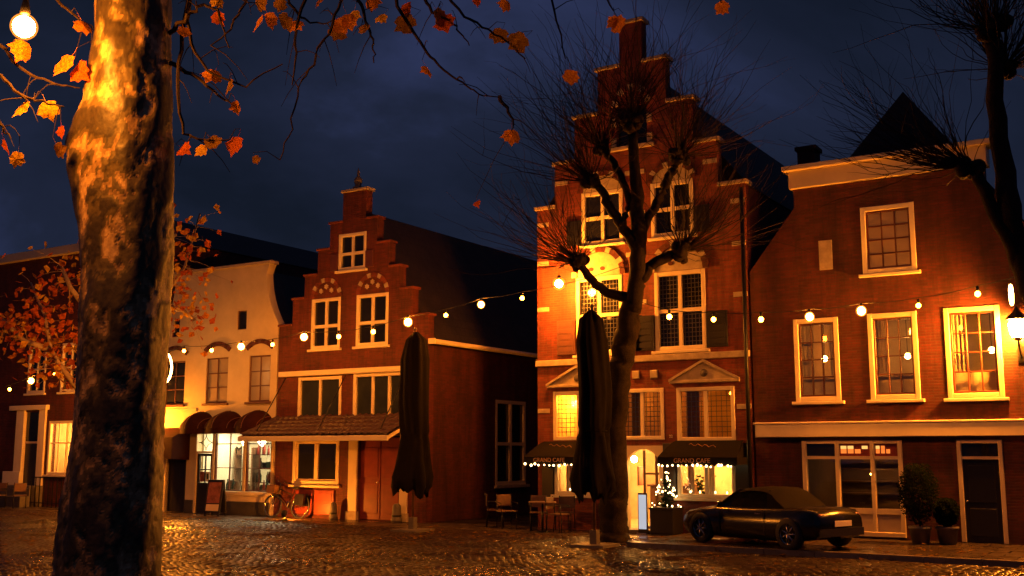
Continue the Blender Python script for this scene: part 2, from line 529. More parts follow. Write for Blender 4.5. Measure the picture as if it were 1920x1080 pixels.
def house(name, label, x0, x1, group=None):
    return thing(name, label, 'house', ((x0 + x1) / 2, FY, 0), 0, group)

def part(mb, name, mat, h, smooth=False):
    """part of a house, mesh data in world coordinates"""
    o = mb.build(name, mat, h, smooth)
    p = h
    off = Vector((0, 0, 0))
    while p is not None:
        off += p.location
        p = p.parent
    o.location = -off
    return o

FY = 25.0        # all fronts stand on this line

def wall_cells(xs, zs, solid, y0, y1):
    """axis-aligned wall with real openings: emits only outer faces"""
    xs = sorted(set(round(x, 4) for x in xs)); zs = sorted(set(round(z, 4) for z in zs))
    nx, nz = len(xs) - 1, len(zs) - 1
    S = [[solid((xs[i] + xs[i + 1]) / 2, (zs[j] + zs[j + 1]) / 2) for j in range(nz)] for i in range(nx)]
    b = MB()
    idx = {}
    def v(i, j, k):
        key = (i, j, k)
        if key not in idx:
            idx[key] = len(b.v)
            b.v.append((xs[i], (y0, y1)[k], zs[j]))
        return idx[key]
    for i in range(nx):
        for j in range(nz):
            if not S[i][j]:
                continue
            b.f.append((v(i, j, 0), v(i + 1, j, 0), v(i + 1, j + 1, 0), v(i, j + 1, 0)))
            b.f.append((v(i, j, 1), v(i, j + 1, 1), v(i + 1, j + 1, 1), v(i + 1, j, 1)))
            if i == 0 or not S[i - 1][j]: b.f.append((v(i, j, 0), v(i, j + 1, 0), v(i, j + 1, 1), v(i, j, 1)))
            if i == nx - 1 or not S[i + 1][j]: b.f.append((v(i + 1, j, 0), v(i + 1, j, 1), v(i + 1, j + 1, 1), v(i + 1, j + 1, 0)))
            if j == 0 or not S[i][j - 1]: b.f.append((v(i, j, 0), v(i, j, 1), v(i + 1, j, 1), v(i + 1, j, 0)))
            if j == nz - 1 or not S[i][j + 1]: b.f.append((v(i, j + 1, 0), v(i + 1, j + 1, 0), v(i + 1, j + 1, 1), v(i, j + 1, 1)))
    return b

def facade(h, mat, outline, openings, y0=FY, th=0.3):
    """outline: list of (x0, x1, ztop) bands from the ground up, each band standing on the one before"""
    xs, zs = [], [0]
    for a, b_, z in outline:
        xs += [a, b_]; zs.append(z)
    for a, b_, c, d in openings:
        xs += [a, b_]; zs += [c, d]
    def solid(x, z):
        lo = 0
        ins = False
        for a, b_, t in outline:
            if lo <= z < t:
                ins = a < x < b_
            lo = t
        return ins and not any(a < x < b_ and c < z < d for a, b_, c, d in openings)
    return part(wall_cells(xs, zs, solid, y0, y0 + th), 'wall', mat, h)

def window(h, x0, x1, z0, z1, cols=2, rows=2, fw=0.09, mw=0.03, frame='white', pane='darkglass', split=None, sill='white', y=FY,
           sash=None, lead=None, transom=None, stands=True, bars=None, proud=0.02):
    """a window part with frame, bars, panes and a sill, set into its opening (outer size x0..x1, z0..z1)"""
    ya, yb = y - proud, y + 0.10
    f = MB()
    f.bbox(x0, x0 + fw, ya, yb, z0, z1); f.bbox(x1 - fw, x1, ya, yb, z0, z1)
    f.bbox(x0 + fw - .002, x1 - fw + .002, ya + .003, yb, z1 - fw, z1 - .002); f.bbox(x0 + fw - .002, x1 - fw + .002, ya + .003, yb, z0 + .002, z0 + fw)
    ix0, ix1, iz0, iz1 = x0 + fw, x1 - fw, z0 + fw, z1 - fw
    w = part(f, 'window', frame, h)
    if sash:
        s = MB(); sw = 0.045
        s.bbox(ix0, ix0 + sw, y + .03, y + .095, iz0, iz1, .006); s.bbox(ix1 - sw, ix1, y + .03, y + .095, iz0, iz1, .006)
        s.bbox(ix0, ix1, y + .032, y + .095, iz0, iz0 + sw, .006); s.bbox(ix0, ix1, y + .032, y + .095, iz1 - sw, iz1, .006)
        part(s, 'sash', sash, w)
        ix0 += sw; ix1 -= sw; iz0 += sw; iz1 -= sw
    xs = [ix0 + (ix1 - ix0) * i / cols for i in range(cols + 1)]
    if split:
        zs = [iz0] + [iz0 + (iz1 - iz0) * t for t in split] + [iz1]
    else:
        zs = [iz0 + (iz1 - iz0) * j / rows for j in range(rows + 1)]
    g = MB()
    yp = y + 0.065
    for k, x in enumerate(xs[1:-1]):
        g.bbox(x - mw / 2, x + mw / 2, y + .012 if mw > .05 else y + .035, yb - .008, iz0, iz1, .005)
    for z in zs[1:-1]:
        g.bbox(ix0, ix1, y + .016 if mw > .05 else y + .039, yb - .010, z - mw / 2, z + mw / 2, .005)
    if g.v:
        part(g, 'mullion' if mw > .05 else 'glazing_bar', bars or (sash or frame), w)
    for i in range(cols):
        for j in range(len(zs) - 1):
            pn = pane if isinstance(pane, str) else pane[(i + j * cols) % len(pane)]
            q = MB().box(xs[i], xs[i + 1], yp, yp + .006, zs[j], zs[j + 1])
            part(q, 'pane', pn, w)
    if lead:
        q = MB()
        nx, nz = lead
        for i in range(1, nx):
            x = ix0 + (ix1 - ix0) * i / nx
            q.box(x - .007, x + .007, yp - .008, yp - .001, iz0, iz1)
        for j in range(1, nz):
            z = iz0 + (iz1 - iz0) * j / nz
            q.box(ix0, ix1, yp - .009, yp - .0015, z - .007, z + .007)
        part(q, 'leading', 'lead', w)
    if sill:
        part(MB().bbox(x0 - .08, x1 + .08, y - .09, y + .05, z0 - .075, z0 - .001), 'sill', sill, w)
    return w

def arch_ring(h, cx, cz, r0, r1, n, mats, y0, y1, a0=0, a1=math.pi, name='arch_stone'):
    for i in range(n):
        t0 = a0 + (a1 - a0) * (i + .04) / n
        t1 = a0 + (a1 - a0) * (i + .96) / n
        poly = [(cx + r0 * math.cos(t0), cz + r0 * math.sin(t0)), (cx + r0 * math.cos(t1), cz + r0 * math.sin(t1)),
                (cx + r1 * math.cos(t1), cz + r1 * math.sin(t1)), (cx + r1 * math.cos(t0), cz + r1 * math.sin(t0))]
        part(MB().prism(poly, y0, y1), name, mats[i % len(mats)], h)

def room(h, x0, x1, y0, y1, z0, z1, mat, name='room'):
    """interior shell behind the windows, open at the front"""
    b = MB()
    t = .06
    b.box(x0, x1, y1, y1 + t, z0, z1)
    b.box(x0 - t, x0, y0, y1 + t, z0, z1); b.box(x1, x1 + t, y0, y1 + t, z0, z1)
    b.box(x0 - t, x1 + t, y0, y1 + t, z0 - t, z0); b.box(x0 - t, x1 + t, y0, y1 + t, z1, z1 + t)
    return part(b, name, mat, h)

def gable_roof(h, x0, x1, ze, xr, zr, y0, y1, mat='roof', th=.16, hip=0.0, name='roof'):
    b = MB()
    b.add([(x0, y0, ze), (x1, y0, ze), (xr, y0 + hip, zr), (x0, y1, ze), (x1, y1, ze), (xr, y1, zr)],
          [(0, 1, 2), (3, 5, 4), (0, 2, 5, 3), (1, 4, 5, 2), (0, 3, 4, 1)])
    return part(b, name, mat, h)

def body(h, x0, x1, y0, y1, z1, mat, name='side_wall', openings=()):
    b = MB()
    t = .25
    b.box(x0, x0 + t, y0, y1, 0, z1)
    b.box(x0 + t, x1 - t, y1 - t, y1, 0, z1)
    return part(b, name, mat, h)

def text(s, size, mat, parent, loc, rot=(math.pi / 2, 0, 0), name='lettering', ext=.004, sx=1.0):
    c = bpy.data.curves.new(name, 'FONT')
    c.body = s; c.size = size; c.extrude = ext; c.align_x = 'CENTER'; c.align_y = 'CENTER'
    c.materials.append(M[mat])
    tmp = bpy.data.objects.new(name, c)
    COL.objects.link(tmp)
    dg = bpy.context.evaluated_depsgraph_get()
    me = bpy.data.meshes.new_from_object(tmp.evaluated_get(dg))
    bpy.data.objects.remove(tmp)
    me.materials.clear(); me.materials.append(M[mat])
    o = bpy.data.objects.new(name, me)
    COL.objects.link(o)
    o.rotation_euler = rot
    o.scale = (sx, 1, 1)
    off = Vector((0, 0, 0))
    if parent is not None:
        o.parent = parent
        p = parent
        while p is not None:
            off += p.location; p = p.parent
    o.location = Vector(loc) - off
    return o

# pixel helpers of the survey camera: used to turn measured directions into points of the place
def ray(px, py):
    u = (px - 960) / 2027.0; v = (540 - py) / 2027.0
    fw = math.cos(PITCH) - v * math.sin(PITCH); up = math.sin(PITCH) + v * math.cos(PITCH)
    return Vector((-math.sin(YAW) * fw + math.cos(YAW) * u, math.cos(YAW) * fw + math.sin(YAW) * u, up))
def at_y(px, py, Y):
    d = ray(px, py); return d * (Y / d.y) + Vector((0, 0, EYE))
def at_d(px, py, dep):
    d = ray(px, py); fw = -math.sin(YAW) * d.x + math.cos(YAW) * d.y
    return d * (dep / fw) + Vector((0, 0, EYE))

# ------------------------------------------------------------------ ground
g = MB().add([(-260, -200, -.03), (200, -200, -.03), (200, 320, -.03), (-260, 320, -.03)], [(0, 1, 2, 3)])
ground = tag(g.build('ground', 'joint'), kind='structure')

def in_view(x, y, m=2.0):
    dep = -math.sin(YAW) * x + math.cos(YAW) * y
    lat = math.cos(YAW) * x + math.sin(YAW) * y
    return 9.0 < dep < 42 and abs(lat) < dep * 0.48 + m

cb = MB()
yy = 6.0
row = 0
KERB_Y = 21.15
while yy < 23.2:
    far = yy > 99
    bw = 0.20
    x = -44 + (row % 2) * bw / 2 + rnd.uniform(-.03, .03)
    while x < 0:
        w = bw * rnd.uniform(.86, 1.08)
        on_pave = yy > KERB_Y - .15 and x > -10.6
        if in_view(x, yy) and not on_pave:
            z = rnd.uniform(-.004, .006); tl = rnd.uniform(-.0035, .0035); t2 = rnd.uniform(-.003, .003)
            x0, x1, y0, y1 = x + .005, x + w - .005, yy + .005, yy + .095
            vs = []
            for c, dz in ((0, None), (.008, -.008), (.032, .006)):
                for (qx, qy, sx, sy) in ((x0 + c, y0 + c, -1, -1), (x1 - c, y0 + c, 1, -1), (x1 - c, y1 - c, 1, 1), (x0 + c, y1 - c, -1, 1)):
                    vs.append((qx, qy, -.03 if dz is None else z + dz + sx * tl + sy * t2))
            cb.add(vs, [(8, 9, 10, 11)] + [(o_ + i, o_ + (i + 1) % 4, o_ + 4 + (i + 1) % 4, o_ + 4 + i) for o_ in (0, 4) for i in range(4)])
        x += w
    yy += 0.10
    row += 1
cobbles = tag(cb.build('cobbles', 'cobble', ground, True), kind='stuff')

# paved strips along the fronts
pv = MB()
slab = MB().bbox(-.2, .2, -.2, .2, -.05, .0)
def paving(x0, x1, y0, y1, z, name, sx=.60, sy=.40):
    p = MB()
    j = 0; y = y0
    while y < y1 - .01:
        x = x0 - (j % 2) * sx / 2
        while x < x1:
            a, b_ = max(x, x0) + .004, min(x + sx, x1) - .004
            if b_ - a > .03:
                dz = rnd.uniform(-.003, .003)
                c = .008
                p.add([(a, y + .004, z - .05), (b_, y + .004, z - .05), (b_, y + sy - .004, z - .05), (a, y + sy - .004, z - .05),
                       (a + c, y + c, z + dz), (b_ - c, y + c, z + dz), (b_ - c, y + sy - c, z + dz), (a + c, y + sy - c, z + dz)],
                      [(4, 5, 6, 7), (0, 1, 5, 4), (1, 2, 6, 5), (2, 3, 7, 6), (3, 0, 4, 7)])
            x += sx
        y += sy; j += 1
    return p
pavement = tag(MB().box(-41.5, -10.45, 23.2, 25.05, -.06, -.012).build('pavement', 'joint'), kind='structure')
tag(paving(-41.5, -10.45, 23.2, 24.96, .012, 'slabs').build('paving_slabs', 'paving', pavement), kind='stuff')
pavement2 = tag(MB().box(-10.4, 6, KERB_Y, 25.05, -.06, .06).build('pavement', 'joint'), kind='structure')
tag(paving(-10.4, 1.5, KERB_Y + .16, 24.96, .085, 'slabs').build('paving_slabs', 'paving', pavement2), kind='stuff')
x = -10.4
while x < 3:
    k = MB()
    k.box(x + .006, x + .994, KERB_Y - .02, KERB_Y + .14, -.05, .098)
    k.build('kerb_stone', 'kerb', pavement2)
    x += 1.0
alley = tag(MB().box(-18.55, -14.9, 25.05, 45, -.06, -.006).build('alley', 'joint'), kind='structure')

# ------------------------------------------------------------------ red stepped-gable house with canopy
hr = house('step_gable_house', 'red brick stepped-gable house with white cross windows and a tiled street canopy', -24.4, -18.55)
steps = [(-24.4, -18.55, 5.9), (-23.85, -19.13, 6.72), (-23.37, -19.6, 7.43), (-22.85, -20.02, 8.2), (-22.37, -20.49, 9.0), (-21.87, -20.95, 9.93)]
rw = [(-23.05, -21.87, 5.11, 6.68), (-21.24, -20.01, 5.11, 6.68), (-22.0, -20.91, 7.48, 8.63),
      (-23.52, -21.76, 2.86, 4.26), (-21.30, -19.22, 2.86, 4.30), (-23.66, -21.78, 0.99, 2.40), (-21.04, -19.5, 0, 2.45)]
facade(hr, 'brick_red', steps, rw)
for k, (a, b_, z) in enumerate(steps):
    if k == len(steps) - 1:
        part(MB().bbox(a - .06, b_ + .06, FY - .06, FY + .36, z + .001, z + .09), 'coping_stone', 'stone', hr)
    else:
        na, nb = steps[k + 1][:2]
        part(MB().bbox(a - .05, na - .002, FY - .05, FY + .35, z + .001, z + .07), 'coping_stone', 'brick_old', hr)
        part(MB().bbox(nb + .002, b_ + .05, FY - .05, FY + .35, z + .001, z + .07), 'coping_stone', 'brick_old', hr)
part(MB().lathe([(.16, 10.0), (.17, 10.08), (.09, 10.14), (.13, 10.26), (.12, 10.36), (.05, 10.44), (.035, 10.6), (.005, 10.72)], -21.41, FY + .15, 10), 'finial', 'greystone', hr, True)
for q in rw[:2]:
    window(hr, *q, cols=2, split=[.44], fw=.10, mw=.10, pane='darkglass')
    cx = (q[0] + q[1]) / 2
    arch_ring(hr, cx, 6.69, .50, .63, 13, ['brick_old', 'stone', 'brick_old'], FY - .035, FY + .05)
    for t, rr in ((2.35, .30), (math.pi / 2, .34), (.79, .30)):
        c = (cx + rr * math.cos(t), 6.70 + rr * math.sin(t))
        s = MB()
        poly = [(c[0] + (.085 if i % 2 else .06) * math.cos(i * math.pi / 6), c[1] + (.085 if i % 2 else .06) * math.sin(i * math.pi / 6)) for i in range(12)]
        s.prism(poly, FY - .03, FY + .02)
        part(s, 'rosette', 'stone', hr)
window(hr, *rw[2], cols=2, split=[.44], fw=.10, mw=.09)
for sgn, xx in ((-1, -22.0), (1, -20.91)):      # lower shutters folded open
    part(MB().bbox(min(xx, xx + sgn * .30) , max(xx, xx + sgn * .30), FY - .05, FY - .005, 7.50, 8.02), 'shutter', 'brown', hr)
w1 = window(hr, *rw[3], cols=2, rows=1, fw=.10, mw=.09, pane='greenglass', sill=None)
w2 = window(hr, *rw[4], cols=3, rows=1, fw=.11, mw=.09, pane='greenglass', sill=None)
part(MB().bbox(-24.3, -19.1, FY - .10, FY + .02, 4.30, 4.46), 'lintel_board', 'white', hr)
w3 = window(hr, *rw[5], cols=2, rows=1, fw=.13, mw=.16, pane='darkglass', sash='cream', frame='cream', sill='cream')
for a, b_ in ((-21.40, -21.06), (-19.48, -19.20)):
    part(MB().bbox(a, b_, FY - .05, FY + .02, 0.25, 2.60), 'pilaster', 'cream', hr)
    part(MB().bbox(a - .04, b_ + .04, FY - .09, FY + .02, 0.0, .25), 'pilaster_base', 'stone', hr)
door = part(MB().bbox(-21.04, -20.29, FY + .10, FY + .16, .02, 2.40), 'door', 'redpaint', hr)
part(MB().bbox(-20.27, -19.5, FY + .10, FY + .16, .02, 2.40), 'door', 'redpaint', hr)
for xx in (-20.95, -20.18):
    for zz in (.2, 1.25):
        part(MB().bbox(xx, xx + .58, FY + .085, FY + .102, zz, zz + .85, .008), 'door_panel', 'redpaint', hr)
part(MB().ball((-20.36, FY + .06, 1.1), .03, 8, 6), 'door_knob', 'steel', hr, True)
# red cellar hatches below the window
for a, b_ in ((-23.58, -22.78), (-22.70, -21.92)):
    hatch = part(MB().bbox(a, b_, FY - .06, FY + .01, .12, .84), 'cellar_hatch', 'redpaint', hr)
    part(MB().bbox(a + .08, b_ - .08, FY - .075, FY - .058, .2, .46, .006), 'hatch_panel', 'redpaint', hatch)
    part(MB().bbox(a + .08, b_ - .08, FY - .075, FY - .058, .5, .76, .006), 'hatch_panel', 'redpaint', hatch)
# flanks, side wall with its own window, roof
SWY0, SWY1 = 28.6, 30.4
def side_wall(h, x, th, y0, y1, z1, mat, ops):
    b = wall_cells([y0, y1] + [q for o in ops for q in o[:2]], [0, z1] + [q for o in ops for q in o[2:]],
                   lambda yv, zv: not any(o[0] < yv < o[1] and o[2] < zv < o[3] for o in ops), 0, th)
    b.v = [(x - v[1], v[0], v[2]) for v in b.v]
    b.f = [f[::-1] for f in b.f]
    b.f = [f[::-1] for f in b.f]
    return part(b, 'side_wall', mat, h)
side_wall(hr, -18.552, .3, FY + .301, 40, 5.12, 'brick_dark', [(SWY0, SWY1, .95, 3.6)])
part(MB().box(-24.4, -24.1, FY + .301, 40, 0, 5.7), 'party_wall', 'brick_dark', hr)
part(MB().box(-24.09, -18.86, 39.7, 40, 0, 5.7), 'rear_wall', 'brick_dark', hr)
sw = MB()
for a, b_, c, d in ((SWY0, SWY0 + .10, .95, 3.6), (SWY1 - .10, SWY1, .95, 3.6), ((SWY0 + SWY1) / 2 - .05, (SWY0 + SWY1) / 2 + .05, 1.05, 3.5)):
    sw.box(-18.68, -18.55 + .012, a, b_, c, d)
for c, d in ((.951, 1.06), (3.49, 3.599), (2.18, 2.28)):
    sw.box(-18.675, -18.55 + .008, SWY0 + .1, SWY1 - .1, c, d)
swo = part(sw, 'window', 'cream', hr)
for a, b_ in ((SWY0 + .1, 29.45), (29.55, SWY1 - .1)):
    for c, d in ((1.06, 2.18), (2.28, 3.49)):
        part(MB().box(-18.63, -18.62, a, b_, c, d), 'pane', 'darkglass', swo)
part(MB().box(-18.6, -18.43, SWY0 - .08, SWY1 + .08, .86, .949), 'sill', 'stone', swo)
gable_roof(hr, -24.35, -18.40, 5.2, -21.45, 9.40, FY + .305, 40.1)
gt = MB().tube([(-18.42, FY + .1, 5.14), (-18.42, 40, 5.14)], .075, 8)
part(gt, 'gutter', 'cream', hr, True)
part(MB().box(-18.55, -18.33, FY + .02, FY + .1, 5.06, 5.22), 'gutter_end', 'white', hr)

# the canopy: fascia, sloping deck with individual tiles, tie rods
can = tag(bpy.data.objects.new('canopy', None), None)
COL.objects.link(can)
can.parent = hr
CX0, CX1, CYF, CZF, CZB = -24.42, -18.72, 23.42, 2.44, 3.04
b = MB().add([(CX0, CYF + .04, CZF - .03), (CX1, CYF + .04, CZF - .03), (CX1, FY - .002, CZB - .03), (CX0, FY - .002, CZB - .03),
              (CX0, CYF + .04, CZF - .07), (CX1, CYF + .04, CZF - .07), (CX1, FY - .002, CZB - .07), (CX0, FY - .002, CZB - .07)],
             [(0, 1, 2, 3), (4, 7, 6, 5), (0, 4, 5, 1), (1, 5, 6, 2), (3, 2, 6, 7), (0, 3, 7, 4)])
part(b, 'deck', 'wood', can)
part(MB().bbox(CX0 - .02, CX1 + .02, CYF, CYF + .038, CZF - .15, CZF - .005), 'fascia', 'white', can)
for xx in (CX0, CX1):
    b = MB()
    o1, o2 = (xx - .02, xx - .001) if xx == CX0 else (xx + .001, xx + .02)
    b.add([(o1, CYF + .04, CZF - .11), (o2, CYF + .04, CZF - .11), (o2, FY - .01, CZB - .11), (o1, FY - .01, CZB - .11),
           (o1, CYF + .04, CZF - .01), (o2, CYF + .04, CZF - .01), (o2, FY - .01, CZB - .01), (o1, FY - .01, CZB - .01)],
          [(0, 3, 2, 1), (4, 5, 6, 7), (0, 1, 5, 4), (1, 2, 6, 5), (2, 3, 7, 6), (3, 0, 4, 7)])
    part(b, 'verge_board', 'cream', can)
# S-shaped pantile, one shared mesh
pt = MB(); NX = 7; tw, tl = .235, .40
slope = math.atan2(CZB - CZF, FY - CYF)
for j, (yv, zl) in enumerate(((0, .030), (tl, .006))):
    for i in range(NX):
        u = i / (NX - 1)
        pt.v.append((u * tw * 1.06, yv, zl + .032 * math.sin(2 * math.pi * u + .6)))
for i in range(NX - 1):
    pt.f.append((i, i + 1, NX + i + 1, NX + i))
for i in range(NX):
    pt.v.append((pt.v[i][0], 0.0, pt.v[i][2] - .022))
for i in range(NX - 1):
    pt.f.append((2 * NX + i, 2 * NX + i + 1, i + 1, i))
ptm = pt.mesh('pantile', 'tile', True)
off = hr.location + can.location
ncol = int((CX1 - CX0) / tw)
for r_ in range(5):
    for c_ in range(ncol):
        o = place('pantile', ptm, can)
        d_ = .02 + r_ * .345
        o.location = Vector((CX0 + .03 + c_ * tw, CYF + .03 + d_ * math.cos(slope), CZF + .018 + d_ * math.sin(slope) + rnd.uniform(0, .012))) - off
        o.rotation_euler = (slope + rnd.uniform(-.02, .02), rnd.uniform(-.02, .02), rnd.uniform(-.015, .015))
for xx in (-24.0, -21.55, -19.25):
    part(MB().tube([(xx, FY - .06, 4.28), (xx, CYF + .35, CZF + .16)], .016, 6), 'tie_rod', 'metal', can, True)

# ------------------------------------------------------------------ white neck-gable house with the shop
hw = house('neck_gable_house', 'white plastered neck-gable house with a brightly lit shop window at street level', -29.95, -24.45)
ww = [(-27.65, -26.64, 3.56, 5.05), (-25.68, -24.74, 3.56, 5.04), (-29.65, -28.68, 3.55, 5.02), (-26.31, -25.87, 5.92, 6.55), (-29.45, -29.05, 5.85, 6.45),
      (-28.0, -24.5, 0.0, 2.62), (-29.45, -28.42, 0, 2.35)]
facade(hw, 'plaster', [(-29.95, -24.45, 6.02), (-29.35, -25.05, 8.0)], ww)
for sgn in (1, -1):
    cx = -27.2
    pl = [(cx + sgn * 2.1505, 6.021), (cx + sgn * 2.75, 6.021)]
    for i in range(1, 13):
        t = i / 12
        pl.append((cx + sgn * (2.75 - .60 * (1 - (1 - t) ** 2.4)) if t < .86 else cx + sgn * (2.1505 + .012 + (t - .86) * .9), 6.021 + 1.98 * t))
    pl.append((cx + sgn * 2.1505, 8.0))
    if sgn > 0: pl = pl
    part(MB().prism(pl, FY + .001, FY + .299), 'neck_scroll', 'plaster', hw)
part(MB().bbox(-29.55, -24.85, FY - .07, FY + .34, 8.001, 8.10), 'coping_stone', 'stone', hw)
for q in ww[:3]:
    window(hw, *q, cols=2, rows=3, fw=.05, mw=.035, frame='brown', pane='paleglass' if q[0] > -28 else 'darkglass', sill='brown', bars='brown', proud=-.03)
    arch_ring(hw, (q[0] + q[1]) / 2, q[3] - .42, .80, .95, 9, ['brown', 'brick_dark'], FY - .05, FY + .02, R(48), R(132))
window(hw, *ww[3], cols=1, rows=1, fw=.03, frame='brown', sill=None, proud=-.04)
window(hw, *ww[4], cols=1, rows=1, fw=.03, frame='redpaint', sill=None, proud=-.04, pane='darkglass')
part(MB().bbox(-29.95, -28.02, FY - .04, FY + .0, 3.30, 3.42), 'string_course', 'plaster', hw)
# shop front built into its wide opening
sf = part(MB().box(-28.0, -27.93, FY - .02, FY + .12, 0, 2.62).box(-27.20, -27.10, FY - .02, FY + .12, 0, 2.62)
          .box(-25.78, -25.68, FY - .02, FY + .12, .62, 2.62).box(-24.57, -24.5, FY - .02, FY + .12, 0, 2.62)
          .box(-27.93, -27.2, FY - .015, FY + .115, 1.93, 2.0).box(-27.93, -27.2, FY - .015, FY + .115, 2.56, 2.615).box(-27.1, -24.57, FY - .015, FY + .115, 2.56, 2.615), 'shop_front', 'cream', hw)
part(MB().bbox(-27.12, -24.48, FY - .10, FY + .14, .62, .74), 'window_ledge', 'white', sf)
part(MB().bbox(-27.10, -24.56, FY - .05, FY + .12, .42, .618), 'apron', 'cream', sf)
part(MB().bbox(-27.10, -24.56, FY - .06, FY + .12, 0, .418), 'plinth', 'plinth', sf)
sd = part(MB().bbox(-27.92, -27.21, FY + .03, FY + .09, .01, .98).box(-27.92, -27.82, FY + .03, FY + .09, .981, 1.92).box(-27.31, -27.21, FY + .03, FY + .09, .981, 1.92)
          .box(-27.82, -27.31, FY + .032, FY + .088, 1.84, 1.92).box(-27.58, -27.55, FY + .034, FY + .086, .981, 1.84).box(-27.82, -27.31, FY + .034, FY + .086, 1.39, 1.42), 'shop_door', 'black', hw)
for a, b_ in ((-27.82, -27.58), (-27.55, -27.31)):
    for c, d in ((.981, 1.39), (1.42, 1.84)):
        part(MB().box(a, b_, FY + .055, FY + .061, c, d), 'pane', 'clear', sd)
part(MB().bbox(-27.80, -27.60, FY + .045, FY + .053, 1.02, 1.34, .002), 'notice', 'paint_scene', sd)
part(MB().bbox(-27.52, -27.34, FY + .045, FY + .053, 1.02, 1.34, .002), 'notice', 'white', sd)
part(MB().bbox(-27.48, -27.40, FY + .040, FY + .044, 1.10, 1.28, .001), 'notice_mark', 'letter', sd)
part(MB().box(-27.93, -27.2, FY + .055, FY + .061, 2.0, 2.56), 'pane', 'clear', sf)
lt = MB()
for k in range(4):      # curved diamond tracery of the fanlight
    sx, sz = (1, 1, -1, -1)[k], (1, -1, 1, -1)[k]
    pts = []
    for i in range(9):
        t = i / 8
        a = t * math.pi / 2
        pts.append((-27.565 + sx * .34 * (1 - math.sin(a)) , FY + .05, 2.28 + sz * .27 * (1 - math.cos(a))))
    lt.tube(pts, .012, 4)
part(lt, 'tracery', 'lead', sf)
for a, b_ in ((-27.10, -25.78), (-25.68, -24.57)):
    mid = (a + b_) / 2
    gb = MB().box(a, b_, FY + .03, FY + .08, 2.22, 2.25).box(mid - .012, mid + .012, FY + .032, FY + .078, .74, 2.56).box(a, b_, FY + .034, FY + .076, 1.46, 1.48)
    gb.box(a, a + .05, FY + .02, FY + .09, .74, 2.56).box(b_ - .05, b_, FY + .02, FY + .09, .74, 2.56).box(a + .05, b_ - .05, FY + .022, FY + .088, .741, .79)
    w = part(gb, 'display_window', 'brown', sf)
    for p0, p1 in ((a, mid), (mid, b_)):
        for c, d in ((.76, 1.46), (1.48, 2.22), (2.25, 2.56)):
            part(MB().box(p0, p1, FY + .055, FY + .061, c, d), 'pane', 'clear', w) if False else None
    for c, d in ((.76, 1.46), (1.48, 2.22), (2.25, 2.56)):
        for p0, p1 in ((a + .05, mid - .012), (mid + .012, b_ - .05)):
            pane = MB().box(p0, p1, FY + .052, FY + .058, c, d)
            o = part(pane, 'pane', 'clear', sf)
text('M', .34, 'letter', sf, (-26.03, FY + .028, 2.02), name='lettering', sx=1.15)
room(hw, -27.95, -24.55, FY + .302, FY + 3.2, .02, 2.66, 'shopwall')
part(MB().box(-27.6, -24.8, FY + .9, FY + 1.25, 2.60, 2.64), 'ceiling_light', 'tube', hw)
part(MB().box(-27.10, -24.56, FY + .31, FY + .75, .62, .70), 'display_shelf', 'white', hw)
# doorway to the left of the shop
part(MB().bbox(-29.40, -28.46, FY + .12, FY + .18, .02, 2.3), 'side_door', 'black', hw)
part(MB().bbox(-29.50, -29.38, FY - .03, FY + .05, .0, 2.3), 'door_post', 'cream', hw)
part(MB().add([(-29.62, FY - .01, 2.78), (-28.28, FY - .01, 2.78), (-28.28, FY - .75, 2.45), (-29.62, FY - .75, 2.45), (-28.28, FY - .75, 1.75), (-29.62, FY - .75, 1.75), (-28.28, FY - .01, 1.72), (-29.62, FY - .01, 1.72)],
              [(0, 3, 2, 1), (3, 5, 4, 2), (1, 2, 4, 6), (0, 7, 5, 3)]), 'door_awning', 'redcanvas', hw)
part(MB().bbox(-29.94, -28.0, FY - .035, FY - .001, 0, .42), 'plinth', 'plinth', hw) if False else None
part(MB().bbox(-28.42, -28.01, FY - .035, FY - .001, 0, .42), 'plinth', 'plinth', hw)
# three domed awnings over the shop
for k, (a, b_) in enumerate(((-28.20, -27.12), (-27.06, -25.78), (-25.72, -24.50))):
    mb = MB(); NU, NV = 14, 7
    cx, rx = (a + b_) / 2, (b_ - a) / 2
    for j in range(NV + 1):
        t = j / NV * math.pi / 2
        for i in range(NU + 1):
            u = math.pi * i / NU
            rr = math.cos(t)
            mb.v.append((cx - rx * math.cos(u), FY - .01 - .78 * math.sin(t) * math.sin(u) ** .5, 2.72 + .56 * math.sin(u) * rr))
    for j in range(NV):
        for i in range(NU):
            q = j * (NU + 1) + i
            mb.f.append((q, q + 1, q + NU + 2, q + NU + 1))
    o = part(mb, 'dome_awning', 'redcanvas', hw, True)
    vb = MB()
    for i in range(NU):
        u0, u1 = math.pi * i / NU, math.pi * (i + 1) / NU
        p0 = (cx - rx * math.cos(u0), FY - .012 - .785 * math.sin(u0) ** .5); p1 = (cx - rx * math.cos(u1), FY - .012 - .785 * math.sin(u1) ** .5)
        vb.add([(p0[0], p0[1], 2.725), (p1[0], p1[1], 2.725), (p1[0], p1[1], 2.56), (p0[0], p0[1], 2.56)], [(0, 1, 2, 3)])
    part(vb, 'valance', 'redcanvas', o)
    for i in (3, 7, 11):
        u = math.pi * i / NU
        rb = MB().tube([(cx - rx * math.cos(u), FY - .02 - .79 * math.sin(t_) * math.sin(u) ** .5, 2.725 + .565 * math.sin(u) * math.cos(t_)) for t_ in [q * math.pi / 12 for q in range(7)]], .012, 4)
        part(rb, 'rib', 'brown', o)
part(MB().box(-29.95, -29.65, FY + .301, 40, 0, 5.9), 'side_wall', 'plaster', hw)
part(MB().box(-29.64, -24.46, 39.7, 40, 0, 5.9), 'rear_wall', 'plaster', hw)
gable_roof(hw, -30.0, -24.42, 5.92, -27.2, 8.25, FY + .305, 40.1)

